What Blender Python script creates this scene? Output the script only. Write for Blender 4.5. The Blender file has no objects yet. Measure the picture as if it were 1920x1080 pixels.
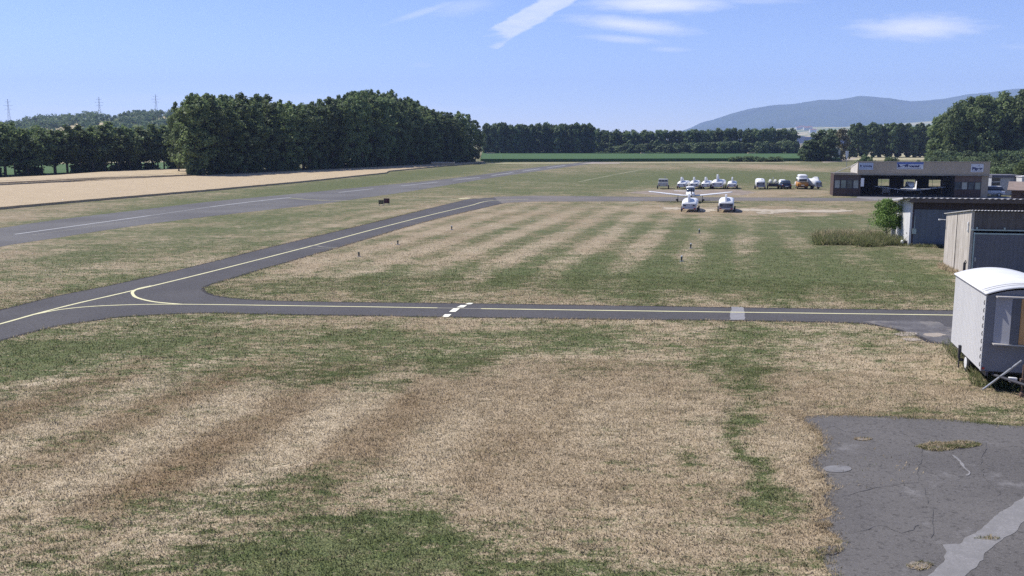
import bpy, bmesh, math, random
import numpy as np
from mathutils import Vector, Matrix, noise as mnoise
R = math.radians
random.seed(7); rng = np.random.default_rng(7)
S = bpy.context.scene
COL = S.collection

# ------------------------------------------------------------------ camera
F, H, HOR = 1750.0, 8.0, 265.0            # focal length in photo pixels, camera height, horizon row
PITCH = math.atan((540 - HOR) / F)
cam = bpy.data.cameras.new('camera'); co = bpy.data.objects.new('camera', cam); COL.objects.link(co)
cam.sensor_width = 36; cam.lens = F / 1920 * 36
co.location = (0, 0, H); co.rotation_euler = (R(90) - PITCH, 0, 0)
cam.clip_start = 0.5; cam.clip_end = 60000
S.camera = co
S.render.resolution_x = 1024; S.render.resolution_y = 576
# ------------------------------------------------------------------ sky, sun, exposure
SUN_EL, SUN_AZ = R(52), R(-62)            # azimuth measured from +Y (ahead) clockwise
sd = Vector((math.sin(SUN_AZ) * math.cos(SUN_EL), math.cos(SUN_AZ) * math.cos(SUN_EL), math.sin(SUN_EL)))
sl = bpy.data.lights.new('sun', 'SUN'); sl.energy = 4.6; sl.angle = R(0.55); sl.color = (1, .955, .89)
so = bpy.data.objects.new('sun', sl); COL.objects.link(so)
so.rotation_euler = sd.to_track_quat('Z', 'Y').to_euler()
S.view_settings.view_transform = 'Standard'; S.view_settings.look = 'None'
S.view_settings.exposure = 0.45; S.view_settings.gamma = 1
S.cycles.max_bounces = 6; S.cycles.diffuse_bounces = 3; S.cycles.volume_bounces = 1
S.cycles.transparent_max_bounces = 8; S.cycles.use_denoising = False

C_, S_ = math.cos(PITCH), math.sin(PITCH)
def ray(px, py):
    a, b = (px - 960) / F, (540 - py) / F
    return Vector((a, C_ + b * S_, -S_ + b * C_))
def at(px, py, z=0.0):                     # pixel -> world point at height z
    d = ray(px, py); t = (H - z) / -d.z
    return Vector((d.x * t, d.y * t, z))
def atd(px, py, D):                        # pixel -> world point at forward distance D
    d = ray(px, py); t = D / d.y
    return Vector((d.x * t, D, H + d.z * t))
def proj(x, y, z):
    zf = y * C_ - (z - H) * S_; yu = y * S_ + (z - H) * C_
    return 960 + F * x / zf, 540 - F * yu / zf

W = bpy.data.worlds.new('World'); S.world = W; W.use_nodes = True
nt = W.node_tree; nt.nodes.clear()
def wn(t, **k):
    n = nt.nodes.new(t)
    for a, b in k.items(): setattr(n, a, b)
    return n
def wm(op, a, b=None, clamp=False):
    n = wn('ShaderNodeMath', operation=op, use_clamp=clamp)
    for i, v in enumerate((a, b)):
        if v is None: continue
        if isinstance(v, (int, float)): n.inputs[i].default_value = v
        else: nt.links.new(v, n.inputs[i])
    return n.outputs[0]
sky = wn('ShaderNodeTexSky', sky_type='NISHITA'); sky.sun_disc = False
sky.sun_elevation = SUN_EL; sky.sun_rotation = SUN_AZ; sky.altitude = 450
sky.air_density = 0.8; sky.dust_density = 0.0; sky.ozone_density = 5.0
tc = wn('ShaderNodeTexCoord'); sp = wn('ShaderNodeSeparateXYZ'); nt.links.new(tc.outputs['Generated'], sp.inputs[0])
ysafe = wm('MAXIMUM', sp.outputs['Y'], 0.02)
gx = wm('DIVIDE', sp.outputs['X'], ysafe); gz = wm('DIVIDE', sp.outputs['Z'], ysafe)
cb = wn('ShaderNodeCombineXYZ'); nt.links.new(gx, cb.inputs[0]); nt.links.new(gz, cb.inputs[1])
wno = wn('ShaderNodeTexNoise'); wno.inputs['Scale'].default_value = 9; wno.inputs['Detail'].default_value = 5
mp0 = wn('ShaderNodeMapping'); mp0.inputs['Scale'].default_value = (1, 5, 1); nt.links.new(cb.outputs[0], mp0.inputs[0]); nt.links.new(mp0.outputs[0], wno.inputs['Vector'])
fno = wn('ShaderNodeTexNoise'); fno.inputs['Scale'].default_value = 40; fno.inputs['Detail'].default_value = 6
nt.links.new(mp0.outputs[0], fno.inputs['Vector'])
def cloud(px, py, rx, ry, rot, strength, hard=0.0, n=0.5):
    d = ray(px, py); cx, cz = d.x / d.y, d.z / d.y
    sx = rx / F * 1.03; sz = ry / F * 1.03
    m = wn('ShaderNodeMapping', vector_type='TEXTURE'); m.inputs['Location'].default_value = (cx, cz, 0)
    m.inputs['Rotation'].default_value = (0, 0, rot); m.inputs['Scale'].default_value = (sx, sz, 1)
    nt.links.new(cb.outputs[0], m.inputs[0])
    if hard:                                 # box shaped trail
        s2 = wn('ShaderNodeSeparateXYZ'); nt.links.new(m.outputs[0], s2.inputs[0])
        l = wm('MAXIMUM', wm('ABSOLUTE', s2.outputs[0]), wm('ABSOLUTE', s2.outputs[1]))
    else:
        v = wn('ShaderNodeVectorMath', operation='LENGTH'); nt.links.new(m.outputs[0], v.inputs[0]); l = v.outputs['Value']
    l = wm('ADD', l, wm('MULTIPLY', wm('SUBTRACT', wno.outputs[0], .5), n * (1 - hard * .4)))
    l = wm('ADD', l, wm('MULTIPLY', wm('SUBTRACT', fno.outputs[0], .5), .7))
    mr = wn('ShaderNodeMapRange', interpolation_type='SMOOTHSTEP'); nt.links.new(l, mr.inputs[0])
    mr.inputs[1].default_value = 1.0; mr.inputs[2].default_value = .70 if hard else 0.05; mr.inputs[3].default_value = 0; mr.inputs[4].default_value = strength
    return wm('MULTIPLY', mr.outputs[0], wm('ADD', .55, wm('MULTIPLY', fno.outputs[0], .9)))
acc = None
for c in [(1030, 10, 122, 19, R(30), .55, 1), (795, 22, 95, 8, R(17), .3), (870, 12, 90, 20, R(8), .22), (1180, 46, 150, 18, R(-6), .75),
          (1235, 8, 170, 20, 0, .8), (1170, 74, 90, 9, R(-4), .45), (1255, 93, 50, 7, 0, .3), (1725, 52, 150, 30, R(2), .8), (1910, 88, 60, 8, 0, .12),
          (790, 122, 26, 7, 0, .12), (430, 186, 420, 14, 0, .16), (720, 205, 300, 8, 0, .2), (1420, 2, 120, 8, 0, .25), (150, 205, 250, 8, 0, .15)]:
    o = cloud(*c); acc = o if acc is None else wm('MAXIMUM', acc, o)
tint = wn('ShaderNodeMix', data_type='RGBA', blend_type='MULTIPLY'); tint.inputs[0].default_value = 1
nt.links.new(sky.outputs[0], tint.inputs[6]); tint.inputs[7].default_value = (1.07, .985, 1.14, 1)
mx = wn('ShaderNodeMix', data_type='RGBA'); nt.links.new(wm('MULTIPLY', acc, .95, True), mx.inputs[0]); nt.links.new(tint.outputs[2], mx.inputs[6])
mx.inputs[7].default_value = (8.4, 8.4, 9.0, 1)
bg = wn('ShaderNodeBackground'); bg.inputs[1].default_value = 0.106; nt.links.new(mx.outputs[2], bg.inputs[0])
ow = wn('ShaderNodeOutputWorld'); nt.links.new(bg.outputs[0], ow.inputs[0])

# ------------------------------------------------------------------ materials
MATS = {}
def newmat(name):
    m = bpy.data.materials.new(name); m.use_nodes = True; m.node_tree.nodes.clear()
    t = m.node_tree
    o = t.nodes.new('ShaderNodeOutputMaterial'); b = t.nodes.new('ShaderNodeBsdfPrincipled'); t.links.new(b.outputs[0], o.inputs[0])
    b.inputs['Specular IOR Level'].default_value = .3
    return m, t, b, o
def mixc(t, fac, a, b, blend='MIX'):
    n = t.nodes.new('ShaderNodeMix'); n.data_type = 'RGBA'; n.blend_type = blend
    for i, v in ((0, fac), (6, a), (7, b)):
        if isinstance(v, (int, float)): n.inputs[i].default_value = v
        elif isinstance(v, tuple): n.inputs[i].default_value = (*v, 1) if len(v) == 3 else v
        else: t.links.new(v, n.inputs[i])
    return n.outputs[2]
def mth(t, op, a, b=0.0, clamp=False):
    n = t.nodes.new('ShaderNodeMath'); n.operation = op; n.use_clamp = clamp
    for i, v in enumerate((a, b)):
        if isinstance(v, (int, float)): n.inputs[i].default_value = v
        else: t.links.new(v, n.inputs[i])
    return n.outputs[0]
def nz(t, scale, detail=4, vec=None, stretch=None, rough=.55, w=0):
    n = t.nodes.new('ShaderNodeTexNoise'); n.inputs['Scale'].default_value = scale; n.inputs['Detail'].default_value = detail; n.inputs['Roughness'].default_value = rough
    if vec is None:
        c = t.nodes.new('ShaderNodeTexCoord'); vec = c.outputs['Object']
    if stretch or w:
        m = t.nodes.new('ShaderNodeMapping'); m.inputs['Scale'].default_value = stretch or (1, 1, 1); m.inputs['Location'].default_value = (w, w * .7, w * .3)
        t.links.new(vec, m.inputs[0]); vec = m.outputs[0]
    t.links.new(vec, n.inputs['Vector']); return n.outputs[0]
def ramp(t, v, lo, hi, smooth=True):
    n = t.nodes.new('ShaderNodeMapRange'); n.interpolation_type = 'SMOOTHSTEP' if smooth else 'LINEAR'
    t.links.new(v, n.inputs[0]); n.inputs[1].default_value = lo; n.inputs[2].default_value = hi; return n.outputs[0]
def mat(name, col, col2=None, rough=.7, scale=2.0, stretch=None, bump=0.0, bscale=20, metal=0, spec=.3, detail=5, lo=.35, hi=.65, fine=0.0):
    if name in MATS: return MATS[name]
    m, t, b, o = newmat(name)
    c2 = col2 or tuple(x * .85 for x in col)
    c = mixc(t, ramp(t, nz(t, scale, detail, stretch=stretch), lo, hi), col, c2)
    if fine: c = mixc(t, ramp(t, nz(t, bscale, 3, w=5), .3, .7), c, tuple(x * (1 - fine) for x in col))
    t.links.new(c, b.inputs['Base Color'])
    b.inputs['Roughness'].default_value = rough; b.inputs['Metallic'].default_value = metal; b.inputs['Specular IOR Level'].default_value = spec
    if bump:
        bn = t.nodes.new('ShaderNodeBump'); bn.inputs['Strength'].default_value = bump; bn.inputs['Distance'].default_value = .05
        t.links.new(nz(t, bscale, 4, w=3), bn.inputs['Height']); t.links.new(bn.outputs[0], b.inputs['Normal'])
    MATS[name] = m; return m

# ------------------------------------------------------------------ mesh helpers
def link(name, me, m=None, parent=None, smooth=False):
    o = bpy.data.objects.new(name, me); COL.objects.link(o)
    if m is not None:
        for q in (m if isinstance(m, (list, tuple)) else [m]): me.materials.append(q)
    if parent: o.parent = parent
    if smooth: me.shade_smooth()
    return o
def tag(o, label=None, cat=None, group=None, kind=None):
    if label: o['label'] = label
    if cat: o['category'] = cat
    if group: o['group'] = group
    if kind: o['kind'] = kind
    return o
def thing(name, label, cat, loc=(0, 0, 0), rz=0.0, group=None):
    o = bpy.data.objects.new(name, None); COL.objects.link(o); o.empty_display_size = .3
    o.location = loc; o.rotation_euler = (0, 0, rz); return tag(o, label, cat, group)
def dup(root, loc, rz=0, label=None, sc=(1, 1, 1)):
    r = root.copy(); COL.objects.link(r); r.location = loc; r.rotation_euler = (0, 0, rz); r.scale = sc
    if label: r['label'] = label
    for ch in list(root.children):
        c = ch.copy(); COL.objects.link(c); c.parent = r
        for g in list(ch.children):
            d = g.copy(); COL.objects.link(d); d.parent = c
    return r
class MB:
    def __init__(s): s.v = []; s.f = []
    def add(s, v, f):
        n = len(s.v); s.v += [tuple(p) for p in v]; s.f += [[i + n for i in q] for q in f]; return s
    def box(s, x0, x1, y0, y1, z0, z1):
        return s.add([(x0, y0, z0), (x1, y0, z0), (x1, y1, z0), (x0, y1, z0), (x0, y0, z1), (x1, y0, z1), (x1, y1, z1), (x0, y1, z1)],
                     [(0, 3, 2, 1), (4, 5, 6, 7), (0, 1, 5, 4), (1, 2, 6, 5), (2, 3, 7, 6), (3, 0, 4, 7)])
    def tube(s, pts, r, n=8, r2=None):
        pts = [Vector(p) for p in pts]; L = len(pts); vs = []
        for i, p in enumerate(pts):
            d = (pts[min(i + 1, L - 1)] - pts[max(i - 1, 0)]).normalized()
            a = d.orthogonal().normalized(); b = d.cross(a)
            rr = r if r2 is None else r + (r2 - r) * i / (L - 1)
            vs += [p + a * math.cos(k * 2 * math.pi / n) * rr + b * math.sin(k * 2 * math.pi / n) * rr for k in range(n)]
        fs = [[i * n + k, i * n + (k + 1) % n, (i + 1) * n + (k + 1) % n, (i + 1) * n + k] for i in range(L - 1) for k in range(n)]
        fs += [list(range(n))[::-1], [(L - 1) * n + k for k in range(n)]]
        return s.add(vs, fs)
    def loft(s, rings, cap=True):           # rings: lists of equal length
        n = len(rings[0]); vs = [p for r in rings for p in r]
        fs = [[i * n + k, i * n + (k + 1) % n, (i + 1) * n + (k + 1) % n, (i + 1) * n + k] for i in range(len(rings) - 1) for k in range(n)]
        if cap: fs += [list(range(n))[::-1], [(len(rings) - 1) * n + k for k in range(n)]]
        return s.add(vs, fs)
    def disc_x(s, x0, x1, y, z, r, n=20):     # wheel like cylinder with axis x
        return s.loft([[(x, y + math.cos(k * 2 * math.pi / n) * rr, z + math.sin(k * 2 * math.pi / n) * rr) for k in range(n)]
                       for x, rr in ((x0, r * .86), (x0 + (x1 - x0) * .2, r), (x1 - (x1 - x0) * .2, r), (x1, r * .86))])
    def build(s, name, m, parent=None, smooth=False, bevel=0):
        me = bpy.data.meshes.new(name); me.from_pydata(s.v, [], s.f)
        bm = bmesh.new(); bm.from_mesh(me); bmesh.ops.recalc_face_normals(bm, faces=bm.faces)
        if bevel: bmesh.ops.bevel(bm, geom=bm.edges[:], offset=bevel, segments=2, profile=.5, affect='EDGES', clamp_overlap=True)
        bm.to_mesh(me); bm.free()
        return link(name, me, m, parent, smooth)
def jitter(pts, step=.4, amp=.1, seed=0, closed=True):
    out = []; n = len(pts)
    for i in range(n if closed else n - 1):
        a = Vector(pts[i][:2]); b = Vector(pts[(i + 1) % n][:2]); L = (b - a).length; k = max(1, min(400, int(L / step)))
        d = (b - a).normalized() if L > 1e-6 else Vector((1, 0)); nn = Vector((-d.y, d.x))
        for j in range(k):
            p = a + (b - a) * j / k
            q = mnoise.noise(Vector((p.x * 1.3, p.y * 1.3, seed))) * amp + mnoise.noise(Vector((p.x * 5, p.y * 5, seed + 9))) * amp * .6
            out.append(p + nn * q)
    if not closed: out.append(Vector(pts[-1][:2]))
    return out
def sheet(name, pts, z, m, thick=0.0, parent=None):
    from mathutils.geometry import tessellate_polygon
    pts = [(p[0], p[1], z) for p in pts]; n = len(pts)
    tr = tessellate_polygon([[Vector(p) for p in pts]])
    f = [list(q) for q in tr]; v = list(pts)
    if thick:
        v += [(p[0], p[1], z - thick) for p in pts]
        f += [[i, (i + 1) % n, n + (i + 1) % n, n + i] for i in range(n)]
    me = bpy.data.meshes.new(name); me.from_pydata(v, [], f); bm = bmesh.new(); bm.from_mesh(me)
    if thick: bmesh.ops.recalc_face_normals(bm, faces=bm.faces)
    else:
        for q in bm.faces:
            if q.normal.z < 0: q.normal_flip()
    bm.to_mesh(me); bm.free()
    return link(name, me, m, parent)
def smoothline(px, n=10):                    # Catmull-Rom through ground points given as photo positions
    P = [at(*p).xy if len(p) == 2 else Vector(p[:2]) for p in px]; out = []
    for i in range(len(P) - 1):
        p0, p1, p2, p3 = P[max(i - 1, 0)], P[i], P[i + 1], P[min(i + 2, len(P) - 1)]
        for j in range(n):
            t = j / n
            out.append(.5 * ((2 * p1) + (p2 - p0) * t + (2 * p0 - 5 * p1 + 4 * p2 - p3) * t * t + (3 * p1 - p0 - 3 * p2 + p3) * t ** 3))
    out.append(P[-1]); return out
def ribbon(name, line, width, z, m, jit=0.0, parent=None):
    L = []; Rr = []
    for i, p in enumerate(line):
        d = (line[min(i + 1, len(line) - 1)] - line[max(i - 1, 0)]).normalized(); nn = Vector((-d.y, d.x))
        w = width / 2 * (1 + random.uniform(-jit, jit)); L.append(p + nn * w); Rr.append(p - nn * w)
    v = [(p.x, p.y, z) for p in L + Rr]; n = len(L)
    f = [[i, n + i, n + i + 1, i + 1] for i in range(n - 1)]
    me = bpy.data.meshes.new(name); me.from_pydata(v, [], f)
    return tag(link(name, me, m, parent), kind='structure')

# ------------------------------------------------------------------ ground colours (dryness of the grass is real colour, measured on the ground)
STR_A = R(13.9); SP = 3.85
def ucoord(x, y): return x * math.cos(STR_A) - y * math.sin(STR_A)
_p = at(948, 527); U0 = ucoord(_p.x, _p.y)
NSEED = 11
def vnoise(x, y, s, seed):                   # cheap value noise, vectorised
    x = x / s; y = y / s; xi = np.floor(x).astype(np.int64); yi = np.floor(y).astype(np.int64); xf = x - xi; yf = y - yi
    xf = xf * xf * (3 - 2 * xf); yf = yf * yf * (3 - 2 * yf)
    def h(a, b):
        n = (a * 374761393 + b * 668265263 + seed * 974711) & 0xffffffff
        n = ((n ^ (n >> 13)) * 1274126177) & 0xffffffff
        return ((n ^ (n >> 16)) & 0xffff) / 65535.0
    return (h(xi, yi) * (1 - xf) + h(xi + 1, yi) * xf) * (1 - yf) + (h(xi, yi + 1) * (1 - xf) + h(xi + 1, yi + 1) * xf) * yf
# px, py, rx, ry, change of dryness, rotation deg
BL = [(420, 830, 560, 95, .42, -8), (1050, 760, 380, 60, .38, 0), (1180, 880, 420, 120, .36, 0), (1650, 700, 150, 55, .38, 8), (1790, 745, 150, 28, .25, 0),
      (180, 930, 330, 70, .25, 0), (300, 1040, 300, 40, .02, 0), (1500, 900, 70, 140, .25, 0), (900, 900, 250, 60, .22, 0), (1250, 1030, 220, 60, .3, 0), (1700, 770, 220, 14, -.12, 0),
      (150, 645, 240, 34, -.30, -8), (60, 700, 130, 30, -.25, -8), (430, 640, 250, 30, -.16, -5), (560, 690, 200, 32, -.22, -3), (1010, 650, 230, 24, -.42, 0), (800, 690, 160, 22, -.36, -6),
      (720, 640, 120, 14, -.2, 0), (1190, 645, 120, 34, -.26, 0), (1430, 655, 75, 62, -.5, 0), (1330, 680, 60, 50, -.25, 0), (1620, 650, 40, 16, -.3, 30), (1690, 720, 55, 16, -.35, 50), (1590, 640, 130, 22, -.2, 0),
      (1390, 860, 30, 110, -.62, 0), (1410, 770, 34, 60, -.35, 0), (1425, 950, 50, 60, -.5, 20), (720, 1010, 240, 44, -.42, -4), (1010, 1060, 170, 36, -.42, 0), (620, 1060, 300, 34, -.35, 0),
      (60, 985, 80, 18, -.3, 0), (480, 945, 60, 16, -.22, 0), (590, 915, 90, 24, -.3, 0), (660, 880, 90, 14, -.16, -10), (840, 815, 90, 12, -.2, 0), (970, 850, 70, 20, -.08, 0), (1270, 850, 60, 26, -.24, 0),
      (1190, 890, 110, 22, -.2, 0), (1300, 980, 60, 20, -.2, 0), (360, 950, 140, 12, -.15, 0), (310, 940, 50, 8, -.2, 0), (1880, 770, 60, 14, -.2, 0), (1180, 745, 60, 12, -.15, 0), (1450, 1060, 80, 30, -.2, 0),
      # middle field
      (950, 525, 560, 32, -.36, -1), (1500, 505, 330, 62, -.40, 0), (1650, 560, 150, 22, -.1, 0), (800, 430, 260, 44, .26, -16), (1130, 400, 320, 24, .10, 0), (1150, 335, 600, 22, -.14, 0), (1200, 470, 160, 22, .10, 0),
      (1000, 460, 260, 30, .14, -5), (560, 500, 70, 14, .25, -15), (500, 545, 110, 8, -.15, 0), (1320, 480, 70, 40, -.12, 0), (1380, 430, 300, 14, -.25, 0), (1560, 410, 120, 16, -.2, 0),
      (1420, 395, 190, 8, .45, 0), (1280, 393, 60, 6, .4, 0), (1520, 398, 90, 5, .35, 0), (1440, 363, 180, 6, .5, 0), (1300, 360, 110, 4, .2, 0), (1590, 380, 60, 7, .2, 0), (1320, 571, 500, 4, .25, 0), (1290, 608, 500, 4, .2, 0), (700, 602, 300, 6, .2, 0),
      (1750, 485, 40, 8, .25, 20), (1790, 505, 40, 10, .3, 30), (1600, 487, 50, 3, .2, 0), (1700, 485, 60, 3, .2, 0), (1450, 385, 160, 5, -.2, 0),
      # between runway and taxiway
      (250, 520, 330, 14, .12, -14), (600, 440, 200, 10, .12, -14), (150, 480, 300, 22, -.16, -10), (480, 415, 260, 14, -.12, -10), (450, 460, 260, 10, -.1, -12), (760, 385, 120, 6, .1, 0),
      (120, 545, 240, 8, -.2, -14), (420, 478, 240, 7, -.25, -14), (700, 420, 100, 6, -.2, -14),
      # beyond the runway
      (90, 398, 160, 9, .3, -4), (330, 385, 240, 10, -.3, -8), (620, 350, 240, 9, -.35, -8), (830, 325, 120, 8, -.2, -8), (1000, 345, 200, 16, -.25, 0), (760, 345, 140, 5, .1, -8),
      (1380, 333, 240, 11, -.45, 0), (1000, 360, 150, 6, -.25, 0), (1430, 313, 200, 5, .3, 2), (1480, 316, 70, 3, .35, 4), (1200, 313, 90, 4, .15, 0), (1580, 340, 60, 20, -.2, 0),
      (1550, 350, 30, 14, .2, 0), (1250, 306, 330, 2.2, -.3, 0)]
def dryness(x, y):
    zf = y * C_ + H * S_; yu = y * S_ - H * C_
    ok = zf > 2; zf = np.where(ok, zf, 2)
    px = 960 + F * x / zf; py = 540 - F * yu / zf
    px = px + (vnoise(x, y, 2.2, 3) - .5) * 90 * 20 / zf + (vnoise(x, y, .7, 4) - .5) * 50 * 20 / zf
    py = py + (vnoise(x, y, 2.0, 5) - .5) * 40 * np.minimum(1, 30 / zf) + (vnoise(x, y, .6, 6) - .5) * 22 * np.minimum(1, 25 / zf)
    d = np.full_like(x, .50) - .10 * np.clip((zf - 45) / 60, 0, 1)
    for bx, by, rx, ry, dv, ro in BL:
        c, s = math.cos(R(ro)), math.sin(R(ro)); dx = px - bx; dy = py - by
        q = ((dx * c + dy * s) / rx) ** 2 + ((-dx * s + dy * c) / ry) ** 2
        d = d + dv * (.8 if dv < 0 else 1) * np.exp(-q * .9) * np.where(ok, 1, 0)
    far = np.clip(zf / 60, 1, 6)
    d = d + (vnoise(x, y, 6, 1) - .5) * .22 + (vnoise(x, y, 2.4, 2) - .5) * .24 + (vnoise(x, y, .9, 7) - .5) * .22 + (vnoise(x, y, 18, 8) - .5) * .14
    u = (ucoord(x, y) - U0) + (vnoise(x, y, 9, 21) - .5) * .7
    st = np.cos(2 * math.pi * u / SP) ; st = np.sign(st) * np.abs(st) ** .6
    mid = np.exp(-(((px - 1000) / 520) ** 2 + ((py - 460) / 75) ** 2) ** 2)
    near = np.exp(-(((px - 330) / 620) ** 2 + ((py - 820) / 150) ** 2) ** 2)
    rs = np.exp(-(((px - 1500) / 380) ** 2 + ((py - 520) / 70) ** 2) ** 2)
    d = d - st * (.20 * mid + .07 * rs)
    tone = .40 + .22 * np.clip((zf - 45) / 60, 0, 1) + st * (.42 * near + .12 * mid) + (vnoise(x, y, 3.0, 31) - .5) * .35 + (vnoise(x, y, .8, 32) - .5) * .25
    return np.clip(d, 0, 1), np.clip(tone, 0, 1)
def blade_shade(x, y): return np.clip((np.hypot(x, y) - 50) / 28, 0, 1)  # painted self-shadow of grass, growing with distance where blades thin out
def grass_colour(t, b):
    g = t.nodes.new('ShaderNodeNewGeometry'); P = g.outputs['Position']
    a = t.nodes.new('ShaderNodeAttribute'); a.attribute_name = 'dry'; a2 = t.nodes.new('ShaderNodeAttribute'); a2.attribute_name = 'tone'
    n1 = nz(t, 11, 5, P, rough=.7); n2 = nz(t, 2.6, 5, P, stretch=(.6, 1.4, 1), rough=.65, w=4); n3 = nz(t, .55, 4, P, stretch=(.5, 1.5, 1), rough=.6, w=8)
    v = mth(t, 'ADD', a.outputs['Fac'], mth(t, 'MULTIPLY', mth(t, 'SUBTRACT', n1, .5), 1.9))
    v = mth(t, 'ADD', v, mth(t, 'MULTIPLY', mth(t, 'SUBTRACT', n2, .5), 2.0))
    v = mth(t, 'ADD', v, mth(t, 'MULTIPLY', mth(t, 'SUBTRACT', n3, .5), .9))
    gr = mixc(t, ramp(t, nz(t, 1.3, 4, P, w=15), .35, .65), (.125, .155, .055), (.20, .215, .095))
    gr = mixc(t, ramp(t, nz(t, 24, 2, P, w=19), .4, .65), gr, (.06, .08, .04))
    dr = mixc(t, a2.outputs['Fac'], (.56, .465, .325), (.30, .22, .135))
    dr = mixc(t, ramp(t, nz(t, 17, 3, P, w=23, rough=.7), .50, .72), dr, (.12, .09, .055))
    c = mixc(t, ramp(t, v, .20, .72), gr, dr)
    c = mixc(t, mth(t, 'MULTIPLY', ramp(t, nz(t, 1.7, 6, P, stretch=(.7, 1.2, 1), rough=.75, w=41), .46, .66), .42), c, (.085, .075, .045))  # dark gaps between tufts, their shade put into the colour
    sw = t.nodes.new('ShaderNodeAttribute'); sw.attribute_name = 'blade_shade'
    c = mixc(t, mth(t, 'MULTIPLY', sw.outputs['Fac'], .18), c, (.06, .055, .035))  # far ground darkened in colour in place of shade from missing blades
    t.links.new(c, b.inputs['Base Color']); b.inputs['Roughness'].default_value = .95; b.inputs['Specular IOR Level'].default_value = .1
    return P
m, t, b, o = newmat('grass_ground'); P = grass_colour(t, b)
bn = t.nodes.new('ShaderNodeBump'); bn.inputs['Strength'].default_value = .9; bn.inputs['Distance'].default_value = .07
hgt = mth(t, 'ADD', nz(t, 14, 3, P, w=31, rough=.7), mth(t, 'MULTIPLY', nz(t, 3, 3, P, w=37), .9))
t.links.new(hgt, bn.inputs['Height']); t.links.new(bn.outputs[0], b.inputs['Normal'])
M_GRASS = m
m, t, b, o = newmat('grass_blades'); grass_colour(t, b)
tr = t.nodes.new('ShaderNodeBsdfTranslucent'); t.links.new(b.inputs['Base Color'].links[0].from_socket, tr.inputs[0])
up = t.nodes.new('ShaderNodeCombineXYZ'); up.inputs[2].default_value = 1; g_ = t.nodes.new('ShaderNodeNewGeometry')
vm = t.nodes.new('ShaderNodeVectorMath'); vm.operation = 'SCALE'; vm.inputs['Scale'].default_value = .35; t.links.new(g_.outputs['Normal'], vm.inputs[0])
va = t.nodes.new('ShaderNodeVectorMath'); va.operation = 'ADD'; t.links.new(up.outputs[0], va.inputs[0]); t.links.new(vm.outputs[0], va.inputs[1]); vn = t.nodes.new('ShaderNodeVectorMath'); vn.operation = 'NORMALIZE'; t.links.new(va.outputs[0], vn.inputs[0]); t.links.new(vn.outputs[0], b.inputs['Normal'])
ms = t.nodes.new('ShaderNodeMixShader'); ms.inputs[0].default_value = .25; t.links.new(b.outputs[0], ms.inputs[1]); t.links.new(tr.outputs[0], ms.inputs[2]); t.links.new(ms.outputs[0], o.inputs[0])
M_BLADE = m
def npmesh(name, verts, quads, m, attrs=None):
    me = bpy.data.meshes.new(name); k = quads.shape[1]
    me.vertices.add(len(verts)); me.vertices.foreach_set('co', verts.astype(np.float32).ravel())
    me.loops.add(quads.size); me.loops.foreach_set('vertex_index', quads.astype(np.int32).ravel())
    me.polygons.add(len(quads)); me.polygons.foreach_set('loop_start', np.arange(0, quads.size, k, dtype=np.int32))
    me.update(calc_edges=True)
    for a, v in (attrs or {}).items():
        at_ = me.attributes.new(a, 'FLOAT', 'POINT'); at_.data.foreach_set('value', v.astype(np.float32))
    me.materials.append(m); me.validate(); return me
az = np.concatenate([np.linspace(-math.pi, -.66, 24)[:-1], np.linspace(-.66, .66, 420), np.linspace(.66, math.pi, 24)[1:]])
rr = np.concatenate([[.5, 6], np.exp(np.linspace(math.log(11), math.log(720), 470)), [1000, 1500, 2500, 4500, 10300]])
A, RR = np.meshgrid(az, rr); X = (RR * np.sin(A)).ravel(); Y = (RR * np.cos(A)).ravel()
nr, na = len(rr), len(az)
ii, jj = np.meshgrid(np.arange(nr - 1), np.arange(na - 1), indexing='ij')
q = np.stack([ii * na + jj, ii * na + jj + 1, (ii + 1) * na + jj + 1, (ii + 1) * na + jj], -1).reshape(-1, 4)
dv, tv = dryness(X, Y)
gm = npmesh('ground', np.stack([X, Y, np.zeros_like(X)], 1), q[:, ::-1], M_GRASS, {'dry': dv, 'tone': tv, 'blade_shade': blade_shade(X, Y)})
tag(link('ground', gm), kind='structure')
if gm.polygons[5000].normal.z < 0: gm.flip_normals()

# ------------------------------------------------------------------ tarmac
def asph(name, c, c2, pale=(.2, .2, .2), patch=.0, sc=.25):
    m, t, b, o = newmat(name); g = t.nodes.new('ShaderNodeNewGeometry'); P = g.outputs['Position']
    k = mixc(t, ramp(t, nz(t, sc, 5, P), .35, .65), c, c2)
    k = mixc(t, ramp(t, nz(t, 22, 4, P, w=3, rough=.85), .50, .68), k, tuple(x * 1.9 for x in c))
    k = mixc(t, ramp(t, nz(t, 9, 4, P, w=9, rough=.8), .5, .7), k, tuple(x * .6 for x in c))
    if patch: k = mixc(t, mth(t, 'MULTIPLY', ramp(t, nz(t, .9, 6, P, w=17, rough=.7), .60 - patch, .72), .5), k, pale)
    t.links.new(k, b.inputs['Base Color']); b.inputs['Roughness'].default_value = .93; b.inputs['Specular IOR Level'].default_value = .12
    bn = t.nodes.new('ShaderNodeBump'); bn.inputs['Strength'].default_value = .5; bn.inputs['Distance'].default_value = .02
    t.links.new(nz(t, 40, 3, P, w=1, rough=.8), bn.inputs['Height']); t.links.new(bn.outputs[0], b.inputs['Normal']); return m
A_TAXI = asph('taxiway_asphalt', (.076, .073, .075), (.093, .089, .09))
A_SEAM = asph('taxiway_edge_asphalt', (.035, .033, .038), (.05, .046, .05))
A_RUN = asph('runway_asphalt', (.105, .101, .10), (.15, .145, .14), sc=.08)
A_OLD = asph('old_asphalt', (.10, .094, .090), (.13, .122, .115), (.24, .23, .225), .03)
A_PATCH = asph('patched_asphalt', (.095, .09, .094), (.15, .145, .145), (.30, .27, .23), .1, .9)
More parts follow.
